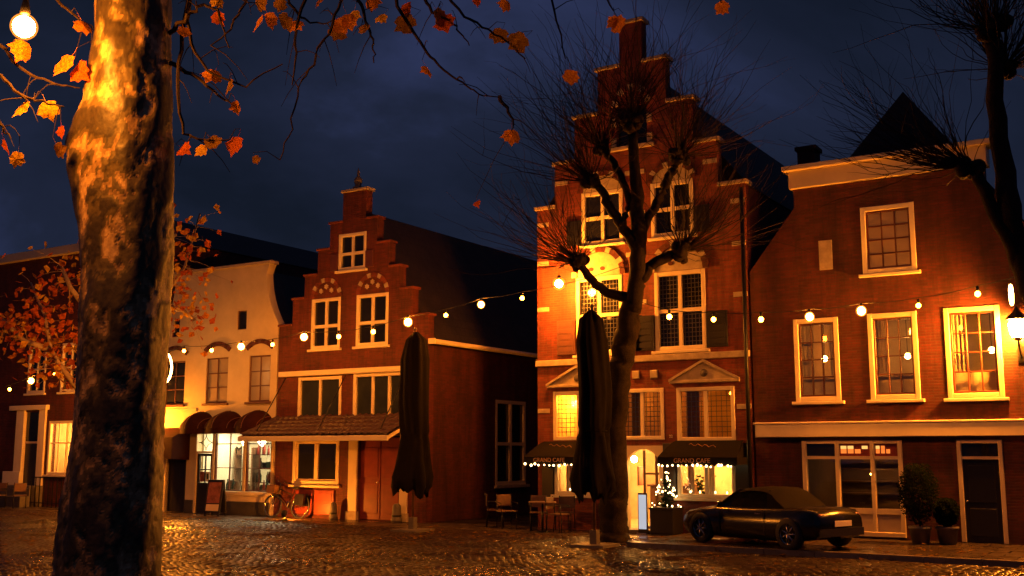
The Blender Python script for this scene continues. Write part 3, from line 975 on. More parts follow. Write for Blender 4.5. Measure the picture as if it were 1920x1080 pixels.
# ------------------------------------------------------------------ dark brick house far left
ha = house('brick_house', 'dark brick house with a white door surround and one lit tall window', -41.5, -29.96)
aw = [(-37.40, -36.30, 0.75, 3.45), (-35.85, -34.30, 1.15, 3.10), (-37.35, -36.25, 4.15, 5.95), (-35.35, -34.25, 4.15, 5.95), (-33.2, -32.1, 4.15, 5.95), (-33.4, -31.6, .9, 3.1)]
facade(ha, 'brick_dark', [(-41.5, -29.96, 9.3)], aw)
part(MB().bbox(-41.5, -29.96, FY - .22, FY + .1, 9.301, 9.62), 'cornice', 'cream', ha)
dr = part(MB().bbox(-37.78, -37.30, FY - .08, FY + .06, 1.25, 3.52).bbox(-36.40, -36.02, FY - .08, FY + .06, .75, 3.52).bbox(-38.15, -35.9, FY - .16, FY + .06, 3.521, 3.70), 'door_surround', 'white', ha)
part(MB().bbox(-38.35, -37.30, FY - .12, FY + .06, .75, 1.249), 'surround_base', 'white', dr)
part(MB().bbox(-37.30, -36.40, FY + .05, FY + .10, .75, 2.28), 'door', 'black', ha)
part(MB().bbox(-37.30, -36.40, FY + .02, FY + .11, 2.281, 2.36), 'door_transom', 'cream', ha)
part(MB().box(-37.30, -36.40, FY + .05, FY + .056, 2.36, 3.45), 'fanlight', 'darkglass', ha)
part(MB().box(-38.6, -36.0, FY - .9, FY - .002, 0.012, .38).box(-38.6, -36.0, FY - .55, FY - .002, .381, .745), 'doorstep', 'greystone', ha)
window(ha, *aw[1], cols=3, split=[.60], fw=.10, mw=.045, pane='clear', sill='cream')
room(ha, -36.2, -33.9, FY + .302, FY + 2.4, .9, 3.3, 'room')
for q in aw[2:5]:
    window(ha, *q, cols=2, rows=2, fw=.10, mw=.06, pane='darkglass')
window(ha, *aw[5], cols=3, rows=2, fw=.1, mw=.05, pane='darkglass')
part(MB().box(-41.5, -41.2, FY + .301, 40, 0, 9.3), 'side_wall', 'brick_dark', ha)
part(MB().box(-30.26, -29.96, FY + .301, 40, 0, 9.3), 'side_wall', 'brick_dark', ha)
part(MB().box(-41.19, -30.27, 39.7, 40, 0, 9.3), 'rear_wall', 'brick_dark', ha)
gable_roof(ha, -41.6, -29.9, 9.32, -35.7, 11.6, FY + .305, 40.1, hip=4.5)
fn = MB()
for i in range(9):
    fn.box(-36.0 + i * .25, -35.97 + i * .25, FY - .5, FY - .47, .012, 1.05)
fn.box(-36.0, -33.95, FY - .505, FY - .465, 1.05, 1.09).box(-36.0, -33.95, FY - .505, FY - .465, .15, .18)
o = part(fn, 'area_railing', 'metal', ha)

# ------------------------------------------------------------------ tall stepped-gable cafe house
hd = house('tall_step_gable_house', 'tallest stepped-gable brick house with stone bands and a lit cafe on the ground floor', -14.87, -8.93)
dsteps = [(-14.87, -8.93, 8.53), (-14.30, -9.62, 9.72), (-13.67, -10.25, 10.93), (-12.95, -10.97, 12.15), (-12.29, -11.63, 13.32)]
DW3 = [(-13.48, -12.25, 7.40, 8.84), (-11.45, -10.28, 7.40, 8.84)]
DW2 = [(-13.67, -12.30, 4.49, 6.55), (-11.40, -10.02, 4.49, 6.50)]
DW1 = [(-14.39, -12.90, 2.28, 3.56), (-12.42, -11.20, 2.28, 3.57), (-10.86, -9.35, 2.24, 3.56)]
DG = [(-14.36, -12.92, 0.88, 1.98), (-12.36, -11.24, 0, 2.14), (-10.88, -9.39, .88, 1.98)]
NI = (-12.40, -11.52, 9.95, 11.05)
facade(hd, 'brick_old', dsteps, DW3 + DW2 + DW1 + DG + [NI])
for k, (a, b_, z) in enumerate(dsteps):
    if k == len(dsteps) - 1:
        part(MB().bbox(a - .06, b_ + .06, FY - .07, FY + .37, z + .001, z + .10), 'coping_stone', 'stone', hd)
    else:
        na, nb = dsteps[k + 1][:2]
        part(MB().bbox(a - .07, na - .002, FY - .07, FY + .37, z + .001, z + .10), 'coping_stone', 'stone', hd)
        part(MB().bbox(nb + .002, b_ + .07, FY - .07, FY + .37, z + .001, z + .10), 'coping_stone', 'stone', hd)
# top niche
part(MB().box(NI[0], NI[1], FY + .12, FY + .14, NI[2], NI[3]), 'niche_back', 'darkglass', hd)
cx = (NI[0] + NI[1]) / 2
arch_ring(hd, cx, NI[3] + .01, .40, .56, 9, ['stone', 'brick_old'], FY - .05, FY + .05)
for k in range(4):
    for xx in (NI[0] - .14, NI[1] + .002):
        if k % 2 == 0:
            part(MB().bbox(xx, xx + .138, FY - .04, FY + .05, NI[2] + .02 + k * .27, NI[2] + .26 + k * .27), 'quoin', 'stone', hd)
part(MB().bbox(NI[0] - .2, NI[1] + .2, FY - .09, FY + .04, NI[2] - .11, NI[2] - .002), 'niche_sill', 'stone', hd)
for q in DW3 + DW2:
    window(hd, *q, cols=2, split=[.50], fw=.11, mw=.10, pane='darkglass', lead=(12, 16) if q in DW2 else None, sill='white')
    cx = (q[0] + q[1]) / 2
    tall = q in DW2
    rr = (q[1] - q[0]) / 2
    part(MB().prism([(cx + (rr - .05) * math.cos(math.pi * i / 16), q[3] + .01 + (rr - .05) * (1.0 if tall else .7) * math.sin(math.pi * i / 16)) for i in range(17)], FY - .012, FY + .05), 'tympanum', 'stone', hd)
    if tall:
        arch_ring(hd, cx, q[3] + .01, rr - .04, rr + .11, 15, ['brick_red', 'brick_red', 'stone'], FY - .06, FY + .04)
        for s_ in (-.22, .12):
            part(MB().prism([(cx + s_ + .075 * math.cos(i * .7), q[3] + .20 + .055 * math.sin(i * .7)) for i in range(9)], FY - .03, FY + .0), 'carved_rosette', 'brick_red', hd)
    else:
        for i in range(13):
            t0, t1 = math.pi * (i + .05) / 13, math.pi * (i + .95) / 13
            e0, e1 = (rr - .04), (rr + .10)
            poly = [(cx + e0 * math.cos(t0), q[3] + .01 + .7 * e0 * math.sin(t0)), (cx + e0 * math.cos(t1), q[3] + .01 + .7 * e0 * math.sin(t1)),
                    (cx + e1 * math.cos(t1), q[3] + .01 + .74 * e1 * math.sin(t1)), (cx + e1 * math.cos(t0), q[3] + .01 + .74 * e1 * math.sin(t0))]
            part(MB().prism(poly, FY - .05, FY + .04), 'arch_stone', ['brick_red', 'stone', 'brick_red'][i % 3], hd)
# shutters on the lower lights
for q in DW2:
    hz = q[2] + (q[3] - q[2]) * .46
    for s_, xx in ((-1, q[0]), (1, q[1])):
        a, b_ = sorted((xx + s_ * .015, xx + s_ * .56))
        sh = part(MB().bbox(a, b_, FY - .07, FY - .02, q[2] + .03, hz), 'shutter', 'brown' if q[0] < -12 and s_ < 0 else 'black', hd)
        for j in range(5):
            part(MB().bbox(a + .06, b_ - .06, FY - .082, FY - .069, q[2] + .1 + j * .165, q[2] + .22 + j * .165, .004), 'slat', 'brown' if q[0] < -12 and s_ < 0 else 'black', sh)
for q in DW3:
    for s_, xx in ((-1, q[0]), (1, q[1])):
        a, b_ = sorted((xx + s_ * .015, xx + s_ * .44))
        if abs((a + b_) / 2 + 11.9) > .35:
            part(MB().bbox(a, b_, FY - .07, FY - .02, q[2] + .03, q[2] + .70), 'shutter', 'black', hd)
# stone bands and blocks
part(MB().bbox(-14.89, -8.93, FY - .09, FY - .001, 4.24, 4.40), 'string_course', 'stone', hd)
for z in (3.00, 5.72, 6.98, 8.05, 9.15):
    xs_ = [-14.87, -14.1, -12.2, -11.5, -9.8, -8.93]
    for a, b_ in ((-14.86, -14.5), (-12.18, -11.62), (-9.30, -8.94)):
        if z > 9 and a < -14.4: a, b_ = -14.29, -13.9
        if z > 9 and a > -10: a, b_ = -10.0, -9.63
        if z == 3.00 and -13 < a < -11: continue
        part(MB().bbox(a, b_, FY - .016, FY + .02, z, z + .12, .006), 'stone_band', 'stone', hd)
for xx in (-12.05, -11.55):
    part(MB().bbox(xx, xx + .2, FY - .05, FY + .02, 3.82, 4.02), 'corbel_block', 'stone', hd)
# pediments over the first floor windows
for q in DW1:
    cx = (q[0] + q[1]) / 2; hwid = (q[1] - q[0]) / 2 + .10
    if cx > -12.5 and cx < -11: continue
    pdm = part(MB().prism([(cx - hwid, 3.74), (cx + hwid, 3.74), (cx, 4.20)], FY - .05, FY + .02), 'pediment', 'stone', hd)
    for s_ in (-1, 1):
        part(MB().prism([(cx + s_ * (hwid + .06), 3.70), (cx + s_ * (hwid + .06), 3.76), (cx, 4.235), (cx, 4.165)], FY - .12, FY - .049), 'raking_moulding', 'stone', pdm)
    part(MB().bbox(cx - hwid - .05, cx + hwid + .05, FY - .10, FY + .02, 3.66, 3.738), 'base_moulding', 'stone', pdm)
    part(MB().ball((cx, FY - .05, 3.90), .10, 8, 6, sy=.5), 'carved_head', 'greystone', pdm, True)
for q in DW1:
    window(hd, *q, cols=2, rows=1, fw=.10, mw=.10, pane='amber', lead=(10, 9), sill=None)
text('22', .10, 'white', hd, (-11.03, FY - .012, 2.36), name='house_number')
# ground floor
for q in (DG[0], DG[2]):
    window(hd, *q, cols=2, rows=1, fw=.09, mw=.09, pane='clear', sill='white')
    for s_, xx in ((-1, q[0]), (1, q[1])):
        a, b_ = sorted((xx + s_ * .01, xx + s_ * .36))
        a, b_ = max(a, -14.85), min(b_, -8.95)
        part(MB().bbox(a, b_, FY - .06, FY - .02, .80, 2.2), 'shutter', 'black', hd)
# arched door surround and glazed double door
ds = MB()
pl = [(-12.36, 0.0), (-12.36, 2.14), (-11.24, 2.14), (-11.24, 0.0), (-11.36, 0.0), (-11.36, 1.66)]
pl += [(-11.80 + .44 * math.cos(math.pi * i / 12), 1.66 + .40 * math.sin(math.pi * i / 12)) for i in range(1, 12)]
pl += [(-12.24, 1.66), (-12.24, 0.0)]
part(ds.prism(pl[::-1], FY - .02, FY + .14), 'door_surround', 'cream', hd)
dl = MB().box(-11.83, -11.77, FY + .05, FY + .10, .02, 2.02).box(-11.50, -11.43, FY + .05, FY + .10, .02, 1.9).box(-11.36, -11.30, FY + .052, FY + .098, .02, 1.64)
dl.box(-11.77, -11.50, FY + .053, FY + .097, .02, .16).box(-11.43, -11.36, FY + .053, FY + .097, .02, .16)
gd = part(dl, 'glazed_door', 'wood', hd)
part(MB().box(-11.77, -11.50, FY + .07, FY + .076, .16, 1.95), 'pane', 'clear', gd)
part(MB().bbox(-11.80, -11.36, FY + .045, FY + .05, 1.42, 1.47, .001), 'push_bar', 'wood', gd)
part(MB().bbox(-12.5, -11.1, FY - .5, FY + .1, .013, .10), 'doorstep', 'greystone', hd)
room(hd, -14.6, -9.2, FY + .302, FY + 4.2, .05, 2.17, 'room', 'cafe_room')
room(hd, -14.6, -9.2, FY + .302, FY + 3.2, 2.26, 4.1, 'room', 'upper_room')
part(MB().box(-12.72, -12.62, FY + .302, FY + 3.1, 2.262, 4.09), 'partition', 'room', hd)
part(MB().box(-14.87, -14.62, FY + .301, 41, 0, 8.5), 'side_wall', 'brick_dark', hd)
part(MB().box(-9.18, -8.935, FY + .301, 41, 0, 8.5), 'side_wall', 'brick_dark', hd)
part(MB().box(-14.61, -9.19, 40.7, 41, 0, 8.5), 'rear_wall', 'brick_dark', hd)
gable_roof(hd, -14.9, -8.91, 8.52, -11.96, 12.30, FY + .375, 41.1)
part(MB().tube([(-8.98, FY - .12, .1), (-8.98, FY - .12, 8.4)], .05, 8), 'drainpipe', 'metal', hd, True)

# ------------------------------------------------------------------ right-hand house with white cornices
he = house('cornice_house', 'dark red brick house with two white cornice bands and sash windows', -8.87, -2.33)
EW1 = [(-7.85, -6.80, 3.14, 5.07), (-6.14, -5.06, 3.14, 5.09), (-4.50, -3.36, 3.13, 5.11)]
EWU = (-6.18, -4.99, 6.00, 7.57)
ES = (-7.76, -5.52, 0.22, 2.24)
ED = (-4.39, -3.48, 0, 2.24)
facade(he, 'brick_dark', [(-8.87, -2.33, 6.3), (-7.72, -3.48, 8.2)], EW1 + [EWU, ES, ED])
for s_ in (1, -1):
    xa, xb = (-8.87, -7.7205) if s_ > 0 else (-2.33, -3.4795)
    part(MB().prism([(xa, 6.301), (xb, 6.301), (xb, 7.75)], FY + .001, FY + .299), 'gable_shoulder', 'brick_dark', he)
part(MB().bbox(-7.80, -3.40, FY - .10, FY + .34, 8.201, 8.62), 'frieze', 'cream', he)
part(MB().bbox(-7.92, -3.28, FY - .24, FY + .34, 8.621, 8.74), 'cornice', 'cream', he)
part(MB().bbox(-8.83, -2.33, FY - .12, FY + .0, 2.32, 2.62), 'shop_cornice', 'white', he)
part(MB().bbox(-8.87, -2.33, FY - .14, FY + .0, 2.621, 2.67), 'cornice_moulding', 'white', he)
for q in EW1:
    window(he, *q, cols=3, rows=4, fw=.11, mw=.03, pane='clear', sash='brown', sill='white')
window(he, *EWU, cols=3, split=[.24, .52, .56, .78][:1] + [.5, .75], fw=.11, mw=.03, pane='paleglass', sash='brown', sill='white')
part(MB().bbox(-7.17, -6.86, FY - .015, FY + .02, 6.19, 6.89, .006), 'plaque', 'stone', he)
# shop front
fr = MB()
bays = [(-7.66, -7.02), (-6.92, -6.20), (-6.10, -5.62)]
bays = [(-7.66, -7.00), (-6.91, -6.22), (-6.13, -5.62)]
for a, b_ in ((-7.76, -7.66), (-7.00, -6.91), (-6.22, -6.13), (-5.62, -5.52)):
    fr.bbox(a, b_, FY - .03, FY + .1, .24, 2.24)
for a, b_ in bays:
    fr.box(a, b_, FY - .02, FY + .09, 2.17, 2.238); fr.box(a, b_, FY - .02, FY + .09, 1.82, 1.89); fr.box(a, b_, FY - .02, FY + .09, .62, .74)
se = part(fr, 'shop_front', 'cream', he)
part(MB().bbox(-7.76, -5.52, FY - .08, FY + .02, .13, .238), 'stall_riser', 'cream', se)
for a, b_ in bays:
    part(MB().box(a, b_, FY + .04, FY + .046, .74, 1.82), 'pane', 'clear', se)
    part(MB().box(a, b_, FY + .04, FY + .06, .24, .62), 'lower_panel', 'cream', se)
part(MB().box(bays[0][0], bays[0][1], FY + .04, FY + .05, 1.89, 2.17), 'pane', 'darkglass', se)
for bi, (a, b_) in enumerate(bays[1:]):
    n = 4 if bi == 0 else 4
    part(MB().box(a, b_, FY + .05, FY + .06, 1.89, 2.17), 'stained_light', 'redpaint', se)
    for i in range(n):
        p0 = a + .03 + (b_ - a - .06) * i / n; p1 = a + .03 + (b_ - a - .06) * (i + 1) / n - .03
        m1 = [('stain_y', 'stain_o'), ('stain_y', 'stain_o'), ('redpaint', 'stain_o'), ('stain_y', 'redpaint')][i] if bi == 0 else [('stain_y', 'stain_o'), ('stain_o', 'stain_o'), ('redpaint', 'stain_o'), ('redpaint', 'redpaint')][i]
        part(MB().box(p0, p1, FY + .040, FY + .049, 2.05, 2.12), 'stained_pane', m1[0], se)
        part(MB().box(p0, p1, FY + .040, FY + .049, 1.95, 2.045), 'stained_pane', m1[1], se)
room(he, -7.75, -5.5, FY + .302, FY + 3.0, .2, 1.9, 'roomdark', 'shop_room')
for z in (.95, 1.25, 1.55):
    part(MB().box(-7.7, -5.55, FY + 2.6, FY + 2.95, z, z + .03), 'shelf', 'wood', he)
# street door
part(MB().bbox(-4.39, -4.30, FY - .03, FY + .12, 0.09, 2.24).bbox(-3.57, -3.48, FY - .03, FY + .12, .09, 2.24).box(-4.30, -3.57, FY - .02, FY + .11, 2.17, 2.238).box(-4.30, -3.57, FY - .02, FY + .11, 1.83, 1.89), 'door_frame', 'cream', he)
dd = part(MB().bbox(-4.30, -3.57, FY + .04, FY + .10, .09, 1.83), 'door', 'black', he)
for c, d in ((.22, .80), (.92, 1.7)):
    part(MB().bbox(-4.20, -3.67, FY + .025, FY + .041, c, d, .008), 'door_panel', 'black', dd)
part(MB().ball((-4.24, FY + .01, .95), .03, 8, 6), 'door_knob', 'steel', dd, True)
part(MB().box(-4.30, -3.57, FY + .05, FY + .056, 1.89, 2.17), 'fanlight', 'darkglass', he)
room(he, -8.5, -2.7, FY + .302, FY + 3.4, 2.98, 5.3, 'room', 'upper_room')
for q in EW1:     # half curtains behind the lowest panes, side drapes
    part(MB().box(q[0] + .12, q[1] - .12, FY + .22, FY + .23, q[2] + .1, q[2] + .56), 'half_curtain', 'curtain', he)
for q, s_ in ((EW1[0], .10), (EW1[0], .75), (EW1[1], .1), (EW1[2], .08)):
    mb = MB(); n = 14
    for i in range(n):
        for zz in (q[2] + .1, q[3] - .1):
            mb.v.append((q[0] + s_ + i * .022, FY + .27 + .02 * math.sin(i * 1.7), zz))
    for i in range(n - 1):
        mb.f.append((2 * i, 2 * i + 2, 2 * i + 3, 2 * i + 1))
    part(mb, 'drape', 'curtain', he, True)
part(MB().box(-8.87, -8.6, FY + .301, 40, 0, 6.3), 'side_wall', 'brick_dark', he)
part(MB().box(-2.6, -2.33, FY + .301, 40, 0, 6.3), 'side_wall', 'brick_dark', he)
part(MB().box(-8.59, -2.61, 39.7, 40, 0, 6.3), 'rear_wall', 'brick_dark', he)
gable_roof(he, -8.86, -2.34, 6.31, -5.6, 11.0, FY + .345, 40.1, hip=2.2)
part(MB().box(-8.2, -7.75, 27.0, 27.5, 6.5, 9.7).box(-8.25, -7.70, 26.95, 27.55, 9.70, 9.8), 'chimney', 'brick_dark', he)

# ------------------------------------------------------------------ lamps and festoons
bulb_m = MB().ball((0, 0, 0), .055, 10, 7).mesh('bulb', 'bulb', True)
big_m = MB().ball((0, 0, 0), .085, 12, 8).mesh('bulb', 'bigbulb', True)
halo_m = MB().ball((0, 0, 0), .12, 16, 10).mesh('halo_shell', 'globe', True)  # added halo shell for the large festoon bulbs
sock_m = MB().lathe([(.028, .05), (.032, .07), (.03, .13), (.012, .15)], 0, 0, 8).mesh('socket', 'metal', True)
def festoon(label, pts, big, ends=()):
    """pts: bulb centres; the cable hangs in shallow bows just above them"""
    root = thing('festoon_string', label, 'string lights', pts[0], 0, 'festoon strings over the street')
    allp = [Vector(p) for p in pts]
    cab = ([Vector(ends[0])] if ends and ends[0] else []) + [p + Vector((0, 0, .16)) for p in allp] + ([Vector(ends[1])] if len(ends) > 1 and ends[1] else [])
    path = []
    for a, b_ in zip(cab, cab[1:]):
        n = max(4, int((b_ - a).length / .25))
        for i in range(n):
            t = i / n
            p = a.lerp(b_, t); p.z -= .05 * (b_ - a).length * 4 * t * (1 - t) * .5
            path.append(p - allp[0])
    path.append(cab[-1] - allp[0])
    MB().tube(path, .009, 5).build('cable', 'rubber', root, True)
    for i, p in enumerate(allp):
        o = place('bulb', big_m if i in big else bulb_m, root, p - allp[0])
        q_ = rnd.uniform(.86, 1.1); o.scale = (q_, q_, q_ * 1.05)
        s = place('socket', sock_m, o, (0, 0, .02 if i in big else 0))
        if i in big:
            place('halo_shell', halo_m, o)
    return root
FYY = 22.7
left_px = [(345, 658), (397, 657), (452, 650), (511, 646), (570, 632), (635, 631), (700, 622), (765, 604), (836, 591), (902, 571), (979, 559)]
lp = [at_y(x_, y_, FYY) for x_, y_ in left_px]
festoon('festoon of bulbs strung from the pollarded tree past the red canopy house', lp, (2, 4, 7, 9), (at_y(300, 662, FYY), at_y(1165, 500, 22.4)))
fl_px = [(-40, 742), (18, 730), (58, 714), (103, 702), (150, 700)]
festoon('short festoon of bulbs in front of the dark house with the white door surround', [at_y(x_, y_, FYY) for x_, y_ in fl_px], (2,), (at_y(-90, 750, FYY), at_y(215, 690, FYY)))
r_px = [(1255, 594), (1338, 599), (1427, 599), (1518, 594), (1615, 583), (1722, 573), (1833, 551)]
festoon('festoon of bulbs strung past the house with white cornices', [at_y(x_, y_, FYY) for x_, y_ in r_px], (3, 4), (at_y(1185, 560, 22.2), (-2.4, 22.5, 5.4)))

# strong lamp hung at the cafe front from the end of the festoon
p = at_y(1048, 532, 24.15)
lc = thing('hanging_lamp', 'strong globe lamp hung before the tallest stepped gable', 'lamp', p)
MB().ball((0, 0, 0), .10, 14, 9).build('bulb', 'lamp_cafe', lc, True)
MB().ball((0, 0, 0), .17, 18, 12).build('globe', 'globe', lc, True)  # added glowing shell, imitates the halo of the bulb
MB().lathe([(.05, .09), (.06, .13), (.05, .2), (.012, .22)], 0, 0, 10).build('cap', 'metal', lc, True)
MB().tube([(0, 0, .2), (0, 0, .42)], .008, 5).build('drop_wire', 'rubber', lc)
MB().tube([(0, 0, .42), (-.35, FY - p.y + .02, .62)], .016, 5).build('wall_bracket', 'metal', lc)

def post_lamp(x, y, h, label, glow, rad=.13):
    t = thing('assumed_street_lamp', label, 'street lamp', (x, y, 0))
    MB().lathe([(.14, 0), (.15, .04), (.11, .35), (.07, .45), (.055, .8), (.045, h - .5), (.05, h - .42), (.03, h - .36), (.03, h - .2), (.12, h - .18)], 0, 0, 12).build('post', 'metal', t, True)
    MB().ball((0, 0, h), rad, 14, 9).build('globe', glow, t, True)
    c = MB()
    for k in range(4):
        a = k * math.pi / 2 + .4
        c.tube([(.10 * math.cos(a), .10 * math.sin(a), h - .19), (.19 * math.cos(a), .19 * math.sin(a), h + .16)], .008, 4)
    c.build('lantern_frame', 'metal', t)
    MB().lathe([(.24, h + .16), (.20, h + .2), (.08, h + .33), (.03, h + .40), (.01, h + .5)], 0, 0, 12).build('lantern_cap', 'metal', t, True)
    return t
pl_ = at_d(236, 690, 23.0)  # assumed lamp, hidden behind the trunk, added to light leaves and cobbles
post_lamp(pl_.x, pl_.y, pl_.z, 'assumed street lamp on a dark post beyond the big plane trunk', 'lamp_street_assumed')

# lamp hung over the square from a span wire, up by the plane tree
p = at_d(45, 50, 7.2)
sl = thing('span_wire_lamp', 'globe lamp hung on a span wire beside the big plane trunk', 'lamp', p)
MB().ball((0, 0, 0), .075, 16, 10).build('bulb', 'lamp_sq', sl, True)
MB().ball((0, 0, 0), .092, 20, 14).build('globe', 'globe', sl, True)  # halo of the bulb, added as a thin glowing shell
MB().lathe([(.025, .085), (.035, .10), (.03, .14), (.02, .19), (.012, .24)], 0, 0, 14).build('shade', 'metal', sl, True)
MB().tube([(0, 0, .25), (0, 0, .55)], .008, 5).build('drop_wire', 'rubber', sl)
MB().tube([(-14, 3, 2.6), (-6, 1.4, .95), (0, 0, .55), (1.0, -.1, .62), (6, -1.0, 1.7)], .008, 5).build('span_wire', 'rubber', sl)

# wall lantern on the cornice house
wlt = thing('wall_lantern', 'blazing bracket lantern on the wall of the cornice house', 'lantern', (-2.99, FY, 4.1))
MB().tube([(0, 0, -.1), (0, -.16, -.06), (0, -.30, .08), (0, -.34, .22)], .022, 6).tube([(0, 0, .2), (0, -.16, .12), (0, -.3, .02)], .014, 5).build('bracket', 'metal', wlt, True)
MB().box(-.07, .07, -.03, 0, -.25, .35).build('wall_plate', 'metal', wlt)
MB().lathe([(.03, .18), (.10, .22), (.12, .25)], 0, -.34, 8).build('lantern_base', 'metal', wlt)
MB().lathe([(.10, .23), (.15, .34), (.18, .54), (.12, .62)], 0, -.34, 12).build('lantern_glass', 'lantern', wlt, True)
MB().lathe([(.24, .62), (.21, .68), (.07, .80), (.02, .90)], 0, -.34, 8).build('lantern_cap', 'metal', wlt)

dlt = thing('wall_lantern', 'assumed bracket lantern between the dark house and the white neck-gable house', 'lantern', (-30.15, FY, 2.55))  # assumed lantern, unseen behind the trunk, added for glare on the cobbles
MB().tube([(0, 0, -.1), (0, -.4, -.06), (0, -.8, .06), (0, -.95, .2)], .022, 6).build('bracket', 'metal', dlt, True)
MB().box(-.07, .07, -.03, 0, -.25, .2).build('wall_plate', 'metal', dlt)
MB().lathe([(.08, .2), (.12, .3), (.14, .5), (.09, .58)], 0, -.95, 12).build('lantern_glass', 'assumed_lantern', dlt, True)
MB().lathe([(.20, .58), (.17, .64), (.06, .76), (.02, .86)], 0, -.95, 8).build('lantern_cap', 'metal', dlt)

def light_ring(name, label, c, r, tilt, wrad, yaw):
    t = thing(name, label, 'light ornament', c, yaw, 'light ornaments hung from the wires')
    pts = [(r * .45 * math.cos(a), 0, r * math.sin(a)) for a in [i * 2 * math.pi / 28 for i in range(29)]]
    MB().tube(pts, wrad, 6, False).build('light_tube', 'ornament', t, True)
    MB().tube([(0, 0, r), (0, 0, r + .5)], .006, 4).build('drop_wire', 'rubber', t)
    return t
light_ring('light_ornament', 'glowing oval ring hung by the white neck-gable house', at_y(309, 690, FYY), .46, 0, .032, R(35))
light_ring('light_ornament', 'small glowing oval ring above the bracket lantern', at_y(1896, 553, 23.6), .20, 0, .022, R(80))

# assumed lamp, added to light the canopy window (unseen uplight on the pavement)
up = thing('assumed_ground_spot', 'assumed small hooded spot lamp on the pavement aimed at the canopy window', 'lamp', (-22.75, FY - 1.25, .012))
MB().lathe([(.10, 0), (.10, .03), (.03, .05), (.03, .09)], 0, 0, 12).build('foot', 'metal', up, True)
hd_ = MB()
for i in range(13):
    a_ = math.pi + math.pi * i / 12
    for zz, rr_ in ((.08, .05), (.10, .085), (.26, .095), (.29, .06)):
        hd_.v.append((rr_ * math.cos(a_), rr_ * math.sin(a_), zz))
for i in range(12):
    for k in range(3):
        hd_.f.append((i * 4 + k, i * 4 + k + 1, (i + 1) * 4 + k + 1, (i + 1) * 4 + k))
hd_.build('hood', 'metal', up, True)  # turned to the viewer so the added lens stays out of sight
MB().ball((0, .01, .18), .05, 10, 6).build('lens', 'assumed_uplight', up, True)

# indoor pendants
def pendant(x, y, z, label, mat='pendant', r=.09, drop=.3, grp='pendant lamps indoors'):
    t = thing('pendant_lamp', label, 'pendant lamp', (x, y, z), 0, grp)
    MB().ball((0, 0, 0), r, 12, 8).build('globe', mat, t, True)
    MB().tube([(0, 0, r * .9), (0, 0, r + drop)], .008, 5).build('flex', 'rubber', t)
    return t
lb = 'round pendant lamp glowing inside the ground-floor cafe'
for x_, y_ in ((-13.9, 26.6), (-13.3, 27.6), (-12.1, 27.2), (-10.4, 26.5), (-9.75, 27.3), (-11.4, 28.3)):
    pendant(x_, y_, 1.78, lb)
lb = 'pendant lamp behind the leaded windows above the cafe'
pendant(-13.85, 26.2, 3.35, lb, 'pendant', .15, .5)
pendant(-11.9, 27.0, 3.5, lb, 'dimpend', .07, .4)
pendant(-10.2, 27.1, 3.5, lb, 'dimpend', .06, .4)
lb = 'pendant lamp in the upstairs room with half curtains'
for x_, y_ in ((-7.6, 26.6), (-5.7, 26.9), (-3.75, 26.3)):
    pendant(x_, y_, 4.25, lb, 'dimpend', .07, .8)
lb = 'pendant lamp in the dim shop under the white cornice'
pendant(-6.75, 27.2, 1.45, lb, 'dimpend', .035, .2); pendant(-5.95, 26.9, 1.4, lb, 'dimpend', .035, .2)
pendant(-34.9, 26.2, 2.6, 'pendant lamp behind the lit tall window of the dark house', 'pendant', .12, .5)
for x_, y_ in ((-26.75, 26.0), (-26.5, 26.5), (-25.0, 25.95)):
    pendant(x_, y_, 2.30, 'white globe lamp hanging in the bright shop', 'shopglobe', .13, .2)

# ------------------------------------------------------------------ shop goods and cafe inside
def shelf_unit(x0, x1, y, label):
    t = thing('shelf_unit', label, 'shelf', ((x0 + x1) / 2, y, .02))
    w = (x1 - x0) / 2
    for xx in (-w, w - .03):
        MB().box(xx, xx + .03, 0, .3, 0, 2.1).build('upright', 'wood', t)
    for z in (.5, .95, 1.4, 1.85):
        MB().box(-w + .03, w - .03, .005, .29, z, z + .025).build('board', 'wood', t)
    return t
shelf_unit(-27.75, -26.95, 26.5, 'wooden shelf unit at the left of the bright shop')
shelf_unit(-26.25, -24.70, 25.85, 'wide wooden shelf unit behind the right shop window')
bot = [MB().lathe([(.045, 0), (.05, .02), (.05, .2), (.018, .27), (.018, .34), (.022, .35)], 0, 0, 10).mesh('bottle', m_, True) for m_ in ('letter', 'wood', 'redpaint', 'black')]
box = [MB().bbox(-.09, .09, -.07, .07, 0, .2, .01).mesh('box', m_) for m_ in ('redpaint', 'letter', 'curtain', 'wood', 'black')]
vase = [MB().lathe([(.05, 0), (.10, .08), (.11, .16), (.05, .26), (.06, .30)], 0, 0, 12).mesh('vase', m_, True) for m_ in ('wood', 'letter', 'brown', 'cream')]
def goods(kind, meshes, pts, label, cat, grp):
    for x_, y_, z_ in pts:
        o = place(kind, rnd.choice(meshes), None, (x_, y_, z_))
        o.rotation_euler = (0, 0, rnd.uniform(0, 6))
        s = rnd.uniform(.8, 1.25); o.scale = (s, s, s)
        tag(o, label, cat, grp)
pts_b, pts_x, pts_v = [], [], []
for z in (.545, .995, 1.445, 1.895):
    for x_ in np.arange(-26.15, -24.78, .15):
        if rnd.random() < .86:
            rnd.choice([pts_b, pts_b, pts_x, pts_v]).append((x_, 25.98 + rnd.uniform(-.05, .05), z))
goods('bottle', bot, pts_b, 'bottle on the shelves of the right shop window', 'bottle', 'bottles in the shop')
goods('box', box, pts_x, 'small box on the shelves of the right shop window', 'box', 'boxes in the shop')
goods('vase', vase, pts_v, 'vase on the shelves of the right shop window', 'vase', 'vases in the shop')
goods('vase', vase, [(x_, FY + .55, .70) for x_ in (-26.85, -26.6, -26.1, -25.5, -25.0)], 'vase on the low shelf just inside the shop window', 'vase', 'vases on the window shelf')
